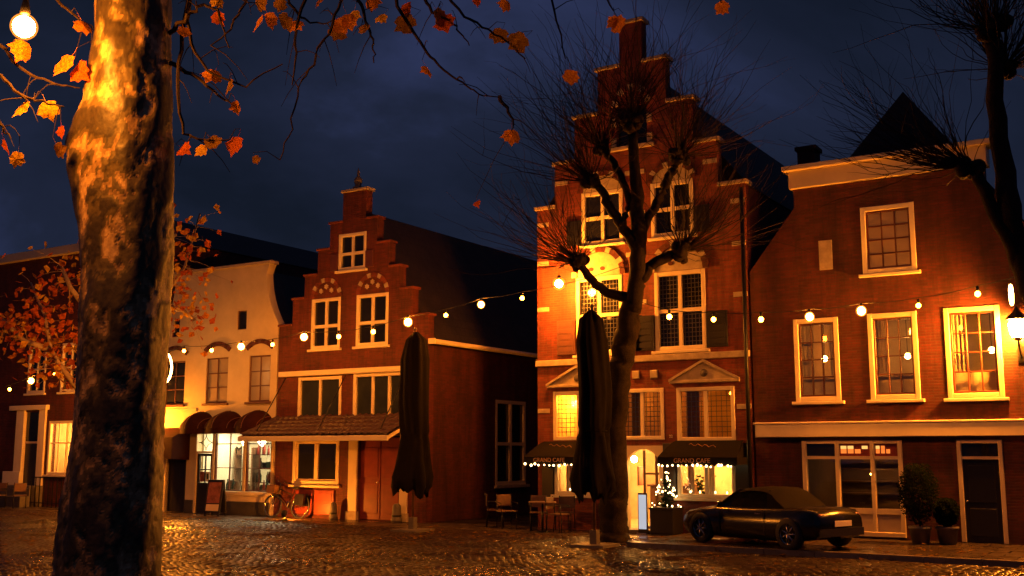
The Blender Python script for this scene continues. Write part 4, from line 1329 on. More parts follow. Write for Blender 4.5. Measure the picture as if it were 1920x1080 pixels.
goods('bottle', bot, [(x_, FY + .5, .70) for x_ in (-26.72, -26.98, -26.3, -25.35, -25.2, -24.82)], 'bottle on the low shelf just inside the shop window', 'bottle', 'bottles on the window shelf')
# cafe: bar table, curtain, framed picture, chandelier-like shades
def round_table(x, y, z, label, grp, r=.35, h=.74):
    t = thing('round_table', label, 'table', (x, y, z), 0, grp)
    MB().lathe([(r, h - .03), (r + .005, h - .015), (r, h)], 0, 0, 18).build('table_top', 'wood', t)
    MB().lathe([(.03, .03), (.03, h - .03)], 0, 0, 8).build('column', 'metal', t, True)
    MB().lathe([(.22, 0), (.22, .015), (.05, .04)], 0, 0, 14).build('foot', 'metal', t, True)
    return t
for x_, y_ in ((-13.6, 26.2), (-10.5, 26.1), (-9.7, 26.3)):
    round_table(x_, y_, .051, 'small round table inside the cafe', 'tables inside the cafe')
pf = thing('framed_picture', 'dark framed picture on the wall inside the cafe door', 'picture', (-12.62, FY + 1.6, 1.35))
MB().box(-.02, .02, -.2, .2, -.25, .25).build('frame', 'brown', pf)
MB().box(.021, .026, -.16, .16, -.21, .21).build('print', 'paint_scene', pf)
cw = thing('wall_cabinet', 'dark wooden bar cabinet inside the cafe door', 'cabinet', (-12.1, FY + 2.6, .051))
MB().bbox(-.6, .6, -.3, .3, 0, 1.0).build('carcass', 'wood', cw)
MB().bbox(-.66, .66, -.36, .34, 1.001, 1.06).build('counter_top', 'brown', cw)

# illuminated menu stand at the cafe door
ms = thing('menu_stand', 'lit white menu panel standing on the cafe doorstep', 'sign', (-11.55, FY - .60, .012))
MB().box(-.13, .13, -.1, .1, 0, .03).build('foot', 'steel', ms)
MB().box(-.12, .12, -.02, .02, .03, .98).build('panel_frame', 'metal', ms)
MB().box(-.10, .10, -.028, -.0205, .12, .94).build('lit_panel', 'screen', ms)

# ------------------------------------------------------------------ cafe awnings with lettering and fairy lights
fb = MB().ball((0, 0, 0), .032, 8, 6).mesh('bulb', 'fairy', True)
def awning(x0, x1, label, lit_label):
    t = thing('cafe_awning', label, 'awning', ((x0 + x1) / 2, FY, 2.2))
    w = (x1 - x0) / 2
    zf = -.34; yf = -.85; wi = w - .12
    c = MB(); n = 8
    for i in range(n + 1):
        u = i / n; yv = -.02 + (yf + .02) * u; zv = .06 + (zf - .06) * (u ** 1.25)
        c.v += [(-wi - (w - wi) * u, yv, zv), (wi + (w - wi) * u, yv, zv)]
    for i in range(n):
        c.f.append((2 * i, 2 * i + 1, 2 * i + 3, 2 * i + 2))
    c.add([(-wi, -.02, .06), (-w, yf, zf), (-wi, -.02, zf)], [(0, 1, 2)]).add([(wi, -.02, .06), (w, yf, zf), (wi, -.02, zf)], [(0, 2, 1)])
    cov = c.build('cover', 'canvas', t)
    v = MB(); n = 16
    for i in range(n):
        a, b_ = -w + 2 * w * i / n, -w + 2 * w * (i + 1) / n
        v.add([(a, yf, zf), (b_, yf, zf), (b_, yf - .005, zf - .17), ((a + b_) / 2, yf - .007, zf - .21), (a, yf - .005, zf - .17)], [(0, 4, 3, 2, 1)])
    v.add([(-w, yf, zf), (-w, yf, zf - .17), (-w, -.02, zf - .17), (-w, -.02, zf)], [(0, 1, 2, 3)]).add([(w, yf, zf), (w, yf, zf - .17), (w, -.02, zf - .17), (w, -.02, zf)], [(0, 3, 2, 1)])
    val = v.build('valance', 'canvas', t)
    text('GRAND CAFE', .15, 'gold', t, t.location + Vector((-.12, yf - .012, zf - .085)), name='lettering')
    sw_ = MB().tube([(-.35 + .7 * i / 12, -.30 - .006 * i - .02, -.035 - .004 * i + .028 * math.sin(i * 1.9)) for i in range(13)], .006, 4)
    sw_.build('script_mark', 'gold', t).location = (0, -.12, .0)
    s = thing('fairy_lights', lit_label, 'string lights', ((x0 + x1) / 2, FY + yf - .03, 2.2 + zf - .20), 0, 'fairy lights along the awnings')
    pts = []
    xx = -w + .04
    while xx < w:
        pts.append((xx, rnd.uniform(-.015, .015), rnd.uniform(-.03, .02)))
        xx += rnd.uniform(.07, .20)
    MB().tube(pts, .004, 4).build('cable', 'rubber', s)
    for p_ in pts:
        o = place('bulb', fb, s, p_)
        q = rnd.uniform(.55, 1.15); o.scale = (q, q, q)
    return t
awning(-14.78, -13.05, 'dark awning lettered for the cafe beside the closed parasol', 'fairy lights along the awning beside the closed parasol')
awning(-11.02, -9.02, 'dark awning lettered for the cafe beside the fir in its planter', 'fairy lights along the awning beside the fir in its planter')

# fir with fairy lights in a planter
ft = thing('fir_tree', 'small fir tree covered in fairy lights beside the cafe door', 'tree', (-11.0, 24.55, .62))
nd = MB()
for i in range(700):
    z = rnd.random() ** 1.3 * .85
    r_ = (.32 * (1 - z / .9) + .03) * rnd.uniform(.5, 1)
    a = rnd.uniform(0, 6.283)
    d = Vector((math.cos(a), math.sin(a), rnd.uniform(-.2, .4))).normalized()
    p0 = Vector((0, 0, z + .02)) + d * r_ * .35; p1 = p0 + d * r_ * .8
    sd_ = d.cross(Vector((0, 0, 1))).normalized() * .025
    nd.add([p0 - sd_ * .3, p0 + sd_ * .3, (p0 + p1) / 2 + sd_, p1, (p0 + p1) / 2 - sd_], [(0, 1, 2, 3, 4)])
tag(nd.build('crown', 'fir', ft), kind='stuff')
MB().tube([(0, 0, -.1), (0, 0, .8)], [.03, .008], 6).build('trunk', 'bark', ft)
for i in range(46):
    z = rnd.random() ** 1.2 * .85; r_ = (.32 * (1 - z / .9) + .05); a = rnd.uniform(0, 6.283)
    o = place('light_bulb', fb, ft, (r_ * math.cos(a), r_ * math.sin(a), z + .03))
    q = rnd.uniform(.35, .7); o.scale = (q, q, q)
pn = thing('planter', 'dark square planter box under the fir with fairy lights', 'planter', (-11.0, 24.55, .012))
MB().bbox(-.30, .30, -.30, .30, .04, .60).build('box', 'black', pn)
MB().box(-.32, .32, -.32, .32, .601, .65).build('rim', 'black', pn)
MB().box(-.27, .27, -.27, .27, 0, .039).build('base', 'metal', pn)

# ------------------------------------------------------------------ closed parasols
def parasol(x, y, htop, zb, rmax, label):
    t = thing('closed_parasol', label, 'parasol', (x, y, 0))
    MB().tube([(0, 0, .08), (0, 0, htop + .05)], .035, 10).build('pole', 'wood', t, True)
    MB().box(-.4, .4, -.4, .4, 0, .06).box(-.08, .08, -.08, .08, .061, .35).build('base', 'greystone', t)
    prof = [(zb, .80), (zb + .10, .97), (zb + .35, 1.0), (zb + .8, .80), (zb + 1.25, .70), (zb + 1.38, .66), (zb + 1.5, .72), (zb + 2.2, .74), (htop - .7, .70), (htop - .2, .52), (htop, .12)]
    c = MB(); SEG = 56; ph = x * 1.7
    for i, (z, k) in enumerate(prof):
        for s in range(SEG):
            a = 2 * math.pi * s / SEG
            fold = 1 + .15 * math.cos(8 * a + .35 * i + ph) * (.6 + .4 * math.sin(3 * a + ph)) + .09 * math.sin(5 * a + i * .9 + ph) + .05 * math.sin(13 * a + i * 1.7)
            r_ = rmax * k * fold
            zz = z + (.10 * math.cos(8 * a) + .08 * math.sin(3 * a) if i == 0 else 0)
            c.v.append((r_ * math.cos(a) + .035 * math.sin(z * 2.3 + ph), r_ * math.sin(a), zz + (.05 * math.sin(7 * a + ph) if i == 0 else 0)))
    for i in range(len(prof) - 1):
        for s in range(SEG):
            s2 = (s + 1) % SEG
            c.f.append((i * SEG + s, i * SEG + s2, (i + 1) * SEG + s2, (i + 1) * SEG + s))
    c.build('canopy', 'canvas', t, True)
    b = MB().tube([(rmax * .64 * math.cos(a), rmax * .64 * math.sin(a), zb + 1.38) for a in [i * math.pi / 10 for i in range(21)]], .02, 5, False)
    b.build('tie_strap', 'canvas', t)
    MB().ball((0, 0, htop + .08), .05, 8, 6).build('finial', 'wood', t, True)
    return t
parasol(-16.95, 22.3, 5.05, 1.0, .50, 'closed dark parasol beside the canopy of the red house')
parasol(-10.98, 20.8, 5.05, 1.05, .45, 'closed dark parasol standing against the pollarded trunk')

# ------------------------------------------------------------------ street furniture
chair = None
def make_chair(label, grp):
    t = thing('terrace_chair', label, 'chair', (0, 0, 0), 0, grp)
    MB().bbox(-.22, .22, -.22, .22, .43, .46).build('seat', 'wood', t)
    for sx in (-1, 1):
        MB().tube([(sx * .2, -.2, 0), (sx * .2, -.19, .43)], .014, 6).build('leg', 'metal', t, True)
        MB().tube([(sx * .2, .24, 0), (sx * .2, .2, .45), (sx * .2, .27, .88)], .014, 6).build('leg', 'metal', t, True)
        MB().tube([(sx * .22, -.19, .43), (sx * .23, -.19, .65), (sx * .23, .22, .67)], .012, 6).build('arm_rest', 'metal', t, True)
    MB().bbox(-.2, .2, .225, .25, .56, .86).build('backrest', 'wood', t)
    return t
ch0 = None
def chair_at(x, y, rz, label, grp, z=.012):
    global ch0
    if ch0 is None:
        ch0 = make_chair(label, grp); o = ch0
    else:
        o = copy_tree(ch0)
    o.location = (x, y, z); o.rotation_euler = (0, 0, rz)
    tag(o, label, None, grp)
L1 = 'terrace chair under the awning beside the closed parasol'
for x_, y_, a in ((-14.35, 24.15, .5), (-13.75, 24.45, -2.4), (-13.55, 23.75, 1.6)):
    chair_at(x_, y_, a, L1, 'chairs on the cafe terrace')
round_table(-14.0, 23.75, .012, 'round terrace table under the awning beside the closed parasol', 'tables on the terraces')
L2 = 'terrace chair by the alley between the two stepped gables'
for x_, y_, a in ((-15.4, 24.3, .9), (-15.95, 24.6, 2.2)):
    chair_at(x_, y_, a, L2, 'chairs by the alley')
L3 = 'terrace chair before the dark house with the white door surround'
for x_, y_, a in ((-36.6, 23.6, .3), (-36.0, 23.2, 2.0), (-37.5, 23.5, -.6), (-35.4, 23.7, 1.0), (-37.0, 22.8, 2.8)):
    chair_at(x_, y_, a, L3, 'chairs before the dark house', .0 if y_ < 23.2 else .012)
round_table(-36.4, 23.0, .0, 'round terrace table before the dark house', 'tables on the terraces')
round_table(-37.7, 22.95, .0, 'round terrace table before the dark house', 'tables on the terraces')

# A-board before the shop
ab = thing('pavement_sign', 'dark folding pavement sign with a reddish poster before the bright shop', 'sign', (-26.05, 24.15, .012), R(12))
for s_, nm in ((-1, 'front_board'), (1, 'back_board')):
    m_ = Matrix.Rotation(R(-9) * -s_, 4, 'X')
    b = MB().bbox(-.29, .29, -.02, .02, .10, 1.12)
    b.box(-.27, -.21, -.02, .02, 0, .099).box(.21, .27, -.02, .02, 0, .099)
    b.v = [tuple(m_ @ Vector(v) + Vector((0, s_ * .19, 0))) for v in b.v]
    o = b.build(nm, 'black', ab)
    if s_ < 0:
        q = MB().box(-.23, .23, -.026, -.0205, .40, 1.04)
        q.v = [tuple(m_ @ Vector(v) + Vector((0, s_ * .19, 0))) for v in q.v]
        q.build('poster', 'paint_scene', o)
        q = MB().box(-.23, .23, -.026, -.0205, .16, .36)
        q.v = [tuple(m_ @ Vector(v) + Vector((0, s_ * .19, 0))) for v in q.v]
        q.build('caption_strip', 'cream', o)

def bollard(x, y, label, h=.5, r=.13):
    t = thing('guard_stone', label, 'bollard', (x, y, .012), 0, 'guard stones by the canopy house')
    MB().lathe([(r, 0), (r, .1), (r * .85, .12), (r * .8, h * .75), (r * .72, h * .9), (r * .4, h)], 0, 0, 12).build('stone', 'greystone', t, True)
    MB().lathe([(r * .87, h * .3), (r * .9, h * .32), (r * .9, h * .38), (r * .86, h * .4)], 0, 0, 12).build('iron_band', 'metal', t, True)
bollard(-21.75, 24.75, 'rounded guard stone between the red hatches and the cream pilaster')
bollard(-19.35, 24.7, 'rounded guard stone at the corner pilaster by the closed parasol', .52, .16)

# bicycle leaning at the hatches
def bicycle(loc, rz, lean, label):
    t = thing('bicycle', label, 'bicycle', loc, rz)
    t.rotation_euler = (lean, 0, rz)
    R0 = .34
    for cx in (-.52, .54):
        wv = MB().tube([(cx + R0 * math.cos(a), 0, R0 + R0 * math.sin(a)) for a in [i * 2 * math.pi / 28 for i in range(29)]], .022, 6, False)
        wh = wv.build('wheel', 'rubber', t, True)
        MB().tube([(cx + .31 * math.cos(a), 0, R0 + .31 * math.sin(a)) for a in [i * 2 * math.pi / 28 for i in range(29)]], .010, 5, False).build('rim', 'steel', wh, True)
        sp_ = MB()
        for k in range(14):
            a = k * 2 * math.pi / 14
            sp_.tube([(cx, (.02 if k % 2 else -.02), R0), (cx + .31 * math.cos(a), 0, R0 + .31 * math.sin(a))], .0025, 3)
        sp_.build('spokes', 'steel', wh)
    fr = MB()
    bb, seat_, head, rear, front = (-.05, 0, .30), (-.22, 0, .82), (.36, 0, .86), (-.52, 0, .34), (.54, 0, .34)
    fr.tube([bb, seat_], .017, 8).tube([bb, (.39, 0, .66)], .018, 8).tube([(-.17, 0, .68), head], .016, 8).tube([(.35, 0, .95), (.40, 0, .62)], .018, 8)
    for s_ in (-.05, .05):
        fr.tube([(bb[0], s_ * .6, bb[2]), (rear[0], s_, rear[2]), (-.18, s_ * .5, .70)], .010, 6)
        fr.tube([(.40, s_, .62), (.47, s_, .45), (front[0], s_, front[2])], .012, 6)
    fr.build('frame', 'black', t, True)
    MB().ball((-.25, 0, .90), .11, 10, 6, sx=1.25, sy=.75, sz=.4).tube([seat_, (-.24, 0, .89)], .014, 6).build('saddle', 'rubber', t, True)
    MB().tube([(.35, 0, .95), (.34, 0, 1.04)], .014, 6).tube([(.18, -.28, 1.06), (.30, -.22, 1.08), (.36, 0, 1.04), (.30, .22, 1.08), (.18, .28, 1.06)], .012, 6).build('handlebar', 'steel', t, True)
    MB().tube([(-.52, 0, .70), (-.85 + .1, 0, .70)], .01, 5).box(-.78, -.35, -.06, .06, .70, .715).build('rear_rack', 'metal', t)
    MB().bbox(-.74, -.40, -.17, -.065, .36, .69, .02).bbox(-.74, -.40, .065, .17, .36, .69, .02).build('pannier_bag', 'black', t)
    MB().bbox(.42, .72, -.18, .18, .72, .96, .02).build('front_crate', 'wood', t)
    cr_ = MB().tube([(-.05, -.06, .30), (.02, -.06, .14)], .01, 5).tube([(-.05, .06, .30), (-.12, .06, .46)], .01, 5)
    cr_.box(-.03, .07, -.13, -.06, .125, .15).box(-.17, -.07, .06, .13, .45, .475)
    cr_.build('crank', 'steel', t)
    MB().ball((.62, 0, .64), .035, 8, 6).build('headlamp', 'chrome', t, True)
    return t
bicycle((-23.55, 24.62, .012), math.pi + R(4), R(10), 'dark bicycle with a crate leaning on the red cellar hatches')

# black car parked on the pavement strip
def car(loc, rz, label):
    t = thing('parked_car', label, 'car', loc, rz)
    Lh, Wd = 1.85, .80
    # body stations along the length: x, half width, belt height, sill height
    st = [(-1.88, .52, .46, .30), (-1.82, .66, .57, .22), (-1.62, .74, .66, .17), (-1.1, .79, .74, .15), (-.6, .80, .77, .15), (0, .80, .77, .15), (.8, .81, .79, .15), (1.35, .79, .80, .17), (1.70, .73, .77, .22), (1.84, .64, .66, .32)]
    b = MB(); K = 9
    for x_, w_, zt, zb in st:
        for k in range(K):
            u = k / (K - 1) * 2 - 1
            a = abs(u)
            yv = w_ * (1 if a > .75 else 1) * (u / .5 if a < .5 else math.copysign(1, u)) if False else None
        ring = [(-w_ * .92, zb), (-w_, zb + .12), (-w_ * 1.01, (zb + zt) / 2), (-w_ * .97, zt - .05), (-w_ * .86, zt), (0, zt + .035), (w_ * .86, zt), (w_ * .97, zt - .05), (w_ * 1.01, (zb + zt) / 2), (w_, zb + .12), (w_ * .92, zb)]
        for yv, zv in ring:
            b.v.append((x_, yv, zv))
    K = 11
    for i in range(len(st) - 1):
        for k in range(K - 1):
            b.f.append((i * K + k, (i + 1) * K + k, (i + 1) * K + k + 1, i * K + k + 1))
        b.f.append((i * K + K - 1, (i + 1) * K + K - 1, (i + 1) * K, i * K))
    b.f.append(tuple(range(K))); b.f.append(tuple(range((len(st) - 1) * K, len(st) * K))[::-1])
    bd = b.build('body', 'carpaint', t, True)
    # greenhouse: roof panel and pillars over glass
    zb, zt = .765, 1.16
    gl = MB().add([(-.78, -.68, zb), (.62, -.68, zb), (.62, .68, zb), (-.78, .68, zb), (-.22, -.53, zt - .03), (.52, -.52, zt - .03), (.52, .52, zt - .03), (-.22, .53, zt - .03)],
                  [(0, 1, 5, 4), (1, 2, 6, 5), (2, 3, 7, 6), (3, 0, 4, 7)])
    gl.build('cabin_glass', 'darkglass', t)
    rf = MB(); prof_ = [(-.26, -.035), (-.10, -.005), (.15, .012), (.42, .0), (.62, -.06), (.82, -.20), (1.0, -.36)]
    for x_, dz in prof_:
        wf = .55 if x_ < .7 else .60
        for yv, d2 in ((-wf - .06, -.06), (-wf + .06, .0), (0, .02), (wf - .06, .0), (wf + .06, -.06)):
            rf.v.append((x_, yv, zt + dz + d2 * (1 if x_ < .9 else .2)))
    for i in range(len(prof_) - 1):
        for k in range(4):
            rf.f.append((i * 5 + k, (i + 1) * 5 + k, (i + 1) * 5 + k + 1, i * 5 + k + 1))
    rf.build('soft_top', 'canvas', t, True)
    for s_ in (-1, 1):
        MB().tube([(-.80, s_ * .68, zb), (-.24, s_ * .545, zt - .02)], .026, 6).build('pillar', 'carpaint', t, True)
        MB().add([(.50, s_ * .60, zt - .06), (.86, s_ * .66, zt - .28), (1.0, s_ * .68, zb), (.56, s_ * .69, zb)], [(0, 1, 2, 3)]).build('soft_top_side', 'canvas', t)
        for xx in (-.62, .58):
            MB().box(xx, xx + .008, min(s_ * .80, s_ * .822), max(s_ * .80, s_ * .822), .24, .74).build('door_gap', 'rubber', t)
    for x_ in (-1.18, 1.18):
        for s_ in (-1, 1):
            w = MB()
            prof = [(.20, -.10), (.29, -.10), (.31, -.06), (.31, .06), (.29, .10), (.20, .10)]
            o_ = len(w.v); SEG = 20
            for r_, yv in prof:
                for k in range(SEG):
                    a = 2 * math.pi * k / SEG
                    w.v.append((x_ + r_ * math.cos(a), s_ * .74 + yv, .31 + r_ * math.sin(a)))
            for i in range(len(prof) - 1):
                for k in range(SEG):
                    k2 = (k + 1) % SEG
                    w.f.append((i * SEG + k, i * SEG + k2, (i + 1) * SEG + k2, (i + 1) * SEG + k))
            wh = w.build('wheel', 'rubber', t, True)
            rm = MB()
            rm.tube([(x_ + .20 * math.cos(q * math.pi / 12), s_ * .80, .31 + .20 * math.sin(q * math.pi / 12)) for q in range(25)], .016, 5, False)
            for q in range(7):
                a_ = q * 2 * math.pi / 7
                rm.tube([(x_, s_ * .815, .31), (x_ + .20 * math.cos(a_), s_ * .80, .31 + .20 * math.sin(a_))], .018, 5)
            rm.build('rim', 'steel', wh, True)
            hb = MB()
            hb.v = [(x_ + .21 * math.cos(q * math.pi / 10), s_ * .765, .31 + .21 * math.sin(q * math.pi / 10)) for q in range(20)]; hb.f = [tuple(range(20))]
            hb.build('hub', 'black', wh)
    for s_ in (-1, 1):
        MB().ball((-1.72, s_ * .52, .55), .10, 10, 7, sx=.8, sy=1.2, sz=.65).build('headlight', 'chrome', t, True)
        MB().ball((1.775, s_ * .55, .66), .075, 10, 7, sx=.5, sy=1.3, sz=.8).build('tail_light', 'redpaint', t, True)
        MB().ball((-.55, s_ * .84, .84), .075, 8, 6, sx=.6, sy=1.1, sz=.7).build('wing_mirror', 'carpaint', t, True)
        MB().box(.36, .50, min(s_ * .812, s_ * .832), max(s_ * .812, s_ * .832), .66, .685).build('door_handle', 'chrome', t)
    npl = MB().bbox(-.26, .26, -.012, .0, -.055, .055, .004).build('number_plate', 'plate', t)
    npl.location = (1.868, 0, .52); npl.rotation_euler = (0, 0, R(90))
    MB().box(1.80, 1.875, -.64, .64, .28, .43).build('rear_bumper', 'black', t)
    MB().box(-1.895, -1.80, -.54, .54, .24, .36).build('front_bumper', 'black', t)
    return t
car((-7.70, 22.35, .088), R(-22), 'low black roadster with soft top parked before the shop with the white cornice')

# clipped shrubs in pots by the street door
def leaf_cloud(n, fn, size, rng):
    m = MB()
    for i in range(n):
        p, nrm = fn(rng)
        a = Vector((rng.uniform(-1, 1), rng.uniform(-1, 1), rng.uniform(-1, 1))).normalized()
        u = (nrm * .5 + a).normalized(); w = u.cross(Vector((rng.uniform(-1, 1), rng.uniform(-1, 1), rng.uniform(-1, 1)))).normalized()
        s = size * rng.uniform(.6, 1.3)
        u = u * s; w = w * s * .5
        m.add([p - u * .5, p + w * .5, p + u * .5, p - w * .5], [(0, 1, 2, 3)])
    return m
def topiary(x, y, h, r, z0, label, cat='shrub'):
    t = thing('clipped_shrub', label, cat, (x, y, .088), 0, 'clipped shrubs in pots')
    MB().lathe([(.17, 0), (.22, .30), (.24, .31), (.24, .36), (.18, .36)], 0, 0, 14).build('pot', 'greystone', t, True)
    MB().tube([(0, 0, .3), (.01, .01, h * .6)], .025, 6).build('trunk', 'bark', t)
    def fn(rg):
        while True:
            v = Vector((rg.uniform(-1, 1), rg.uniform(-1, 1), rg.uniform(-1, 1)))
            if .45 < v.length < 1: break
        k = 1 + .10 * math.sin(v.x * 7 + v.z * 5) * math.cos(v.y * 6)
        zc = (z0 + h) / 2
        return Vector((v.x * r * k, v.y * r * k, zc + v.z * (h - z0) / 2 * k)), v
    tag(leaf_cloud(6000, fn, .055, rnd).build('crown', 'green', t), kind='stuff')
topiary(-5.05, 24.1, 1.68, .41, .40, 'tall clipped shrub in a pot between shop window and street door')
topiary(-4.55, 24.3, .95, .26, .36, 'low clipped shrub in a pot next to the black street door')

# ------------------------------------------------------------------ trees
def leaf_mesh(name, mat, seed, lobed=True):
    rg = random.Random(seed)
    # plane-tree leaf outline, five pointed lobes, gently cupped
    prof = [(0, -.5), (.18, -.50), (.44, -.42), (.46, -.24), (.64, -.02), (.50, .10), (.42, .30), (.22, .30), (.0, .58)]
    pts = prof + [(-x_, z) for x_, z in prof[-2:0:-1]]
    m = MB()
    cup = rg.uniform(-.5, .8); bend = rg.uniform(-.6, .6)
    def P(x_, z):
        x_ *= rg.uniform(.88, 1.12); z *= rg.uniform(.92, 1.08)
        return (x_, cup * x_ * x_ * 1.2 + bend * z * z, z)
    m.v = [(0, 0, -.05)] + [P(*q) for q in pts]
    n = len(pts)
    m.f = [(0, 1 + i, 1 + (i + 1) % n) for i in range(n)]
    m.tube([(0, 0, -.5), (.03, .04, -.75), (.05, .02, -.95)], .012, 4)
    return m.mesh(name, mat, False)
leaves = [leaf_mesh('leaf', m_, i) for i, m_ in enumerate(('leaf_o', 'leaf_o', 'leaf_y', 'leaf_r', 'leaf_b', 'leaf_y', 'leaf_o', 'leaf_o', 'leaf_r', 'leaf_y', 'leaf_b'))]

# --- big plane tree, trunk read off as left and right edges at its own distance
pt_ = thing('plane_tree', 'massive plane tree trunk with flaking patchy bark and last orange leaves', 'tree', (0, 0, 0))
base = at_d(206, 846, 8.0)
pt_.location = (base.x, base.y, 0)
edges = [(1370, 62, 330), (1300, 84, 316), (1200, 96, 306), (1080, 105, 298), (960, 118, 302), (800, 141, 306), (650, 150, 312), (540, 153, 318), (440, 148, 323), (370, 138, 325), (310, 127, 325),
         (270, 126, 324), (235, 139, 323), (190, 156, 322), (130, 169, 320), (60, 181, 318), (0, 180, 318), (-120, 176, 316), (-300, 168, 312), (-480, 158, 330)]
from mathutils import noise as mnoise
tb = MB(); SEG = 150
rg = random.Random(5)
NS = []
for i in range(len(edges) - 1):
    fine = edges[i][0] <= 1200 and edges[i + 1][0] >= -130
    k_ = max(4, int(abs(edges[i][0] - edges[i + 1][0]) / (4.5 if fine else 40)))
    for s in range(k_):
        t = s / k_
        t_ = t * t * (3 - 2 * t) * .5 + t * .5
        NS.append([edges[i][0] + (edges[i + 1][0] - edges[i][0]) * t] + [edges[i][k] + (edges[i + 1][k] - edges[i][k]) * t_ for k in (1, 2)])
NS.append(list(edges[-1]))
right = Vector((math.cos(YAW), math.sin(YAW), 0)); fwd = Vector((-math.sin(YAW), math.cos(YAW), 0))
plate = []
for i, (py, xl, xr) in enumerate(NS):
    L, Rr = at_d(xl, py, 8.0), at_d(xr, py, 8.0)
    c = (L + Rr) / 2; r_ = (Rr - L).length / 2
    # the bulge on the lamp side is a healed limb: keep the core radius steady and push only that flank out
    core = min(r_, .30 + max(0, 3.3 - c.z) * .09)
    cc = Rr - right * core
    for s in range(SEG):
        a = 2 * math.pi * s / SEG
        ca, sa = math.cos(a), math.sin(a)
        rr = core
        if ca < 0:
            rr = core + (2 * r_ - 2 * core) * (-ca) ** 1.6
        n_ = 1 + .018 * math.sin(5 * a + c.z * 2.1) + .014 * math.sin(9 * a - c.z * 4)
        if c.z < .5:
            n_ += .10 * max(0, .5 - c.z) * math.sin(5 * a + 1)
        q = cc + right * (rr * ca * n_) + fwd * (core * sa * n_)
        w = Vector((q.x * 6.5, q.y * 6.5, c.z * 4.6))
        v1 = mnoise.fractal(w, .9, 2.1, 5)
        v2 = mnoise.fractal(w * 1.9 + Vector((9, 3, 5)), .8, 2.2, 4)
        lv = 0
        if v1 > -.12: lv = 1
        if v1 > .16 and v2 > -.35: lv = 2
        if v1 > .38 and v2 > -.1: lv = 3
        fn_ = mnoise.fractal(w * 7, .8, 2.0, 3)
        d_ = -.0045 * lv + .0014 * fn_ - .003 * max(0, abs(v2) < .035)
        q = q + (right * ca + fwd * sa) * d_
        q.z = max(c.z, -.02) if i else -.05
        tb.v.append(tuple(q - pt_.location))
        plate.append(min(1, max(0, lv / 3.0 + .05 * fn_)))
for i in range(len(NS) - 1):
    for s in range(SEG):
        s2 = (s + 1) % SEG
        tb.f.append((i * SEG + s, i * SEG + s2, (i + 1) * SEG + s2, (i + 1) * SEG + s))
trunk = tb.build('trunk', 'plane', pt_, True)
at_ = trunk.data.attributes.new('plate', 'FLOAT', 'POINT')
at_.data.foreach_set('value', plate)
top = (at_d(244, -480, 8.0) - pt_.location)
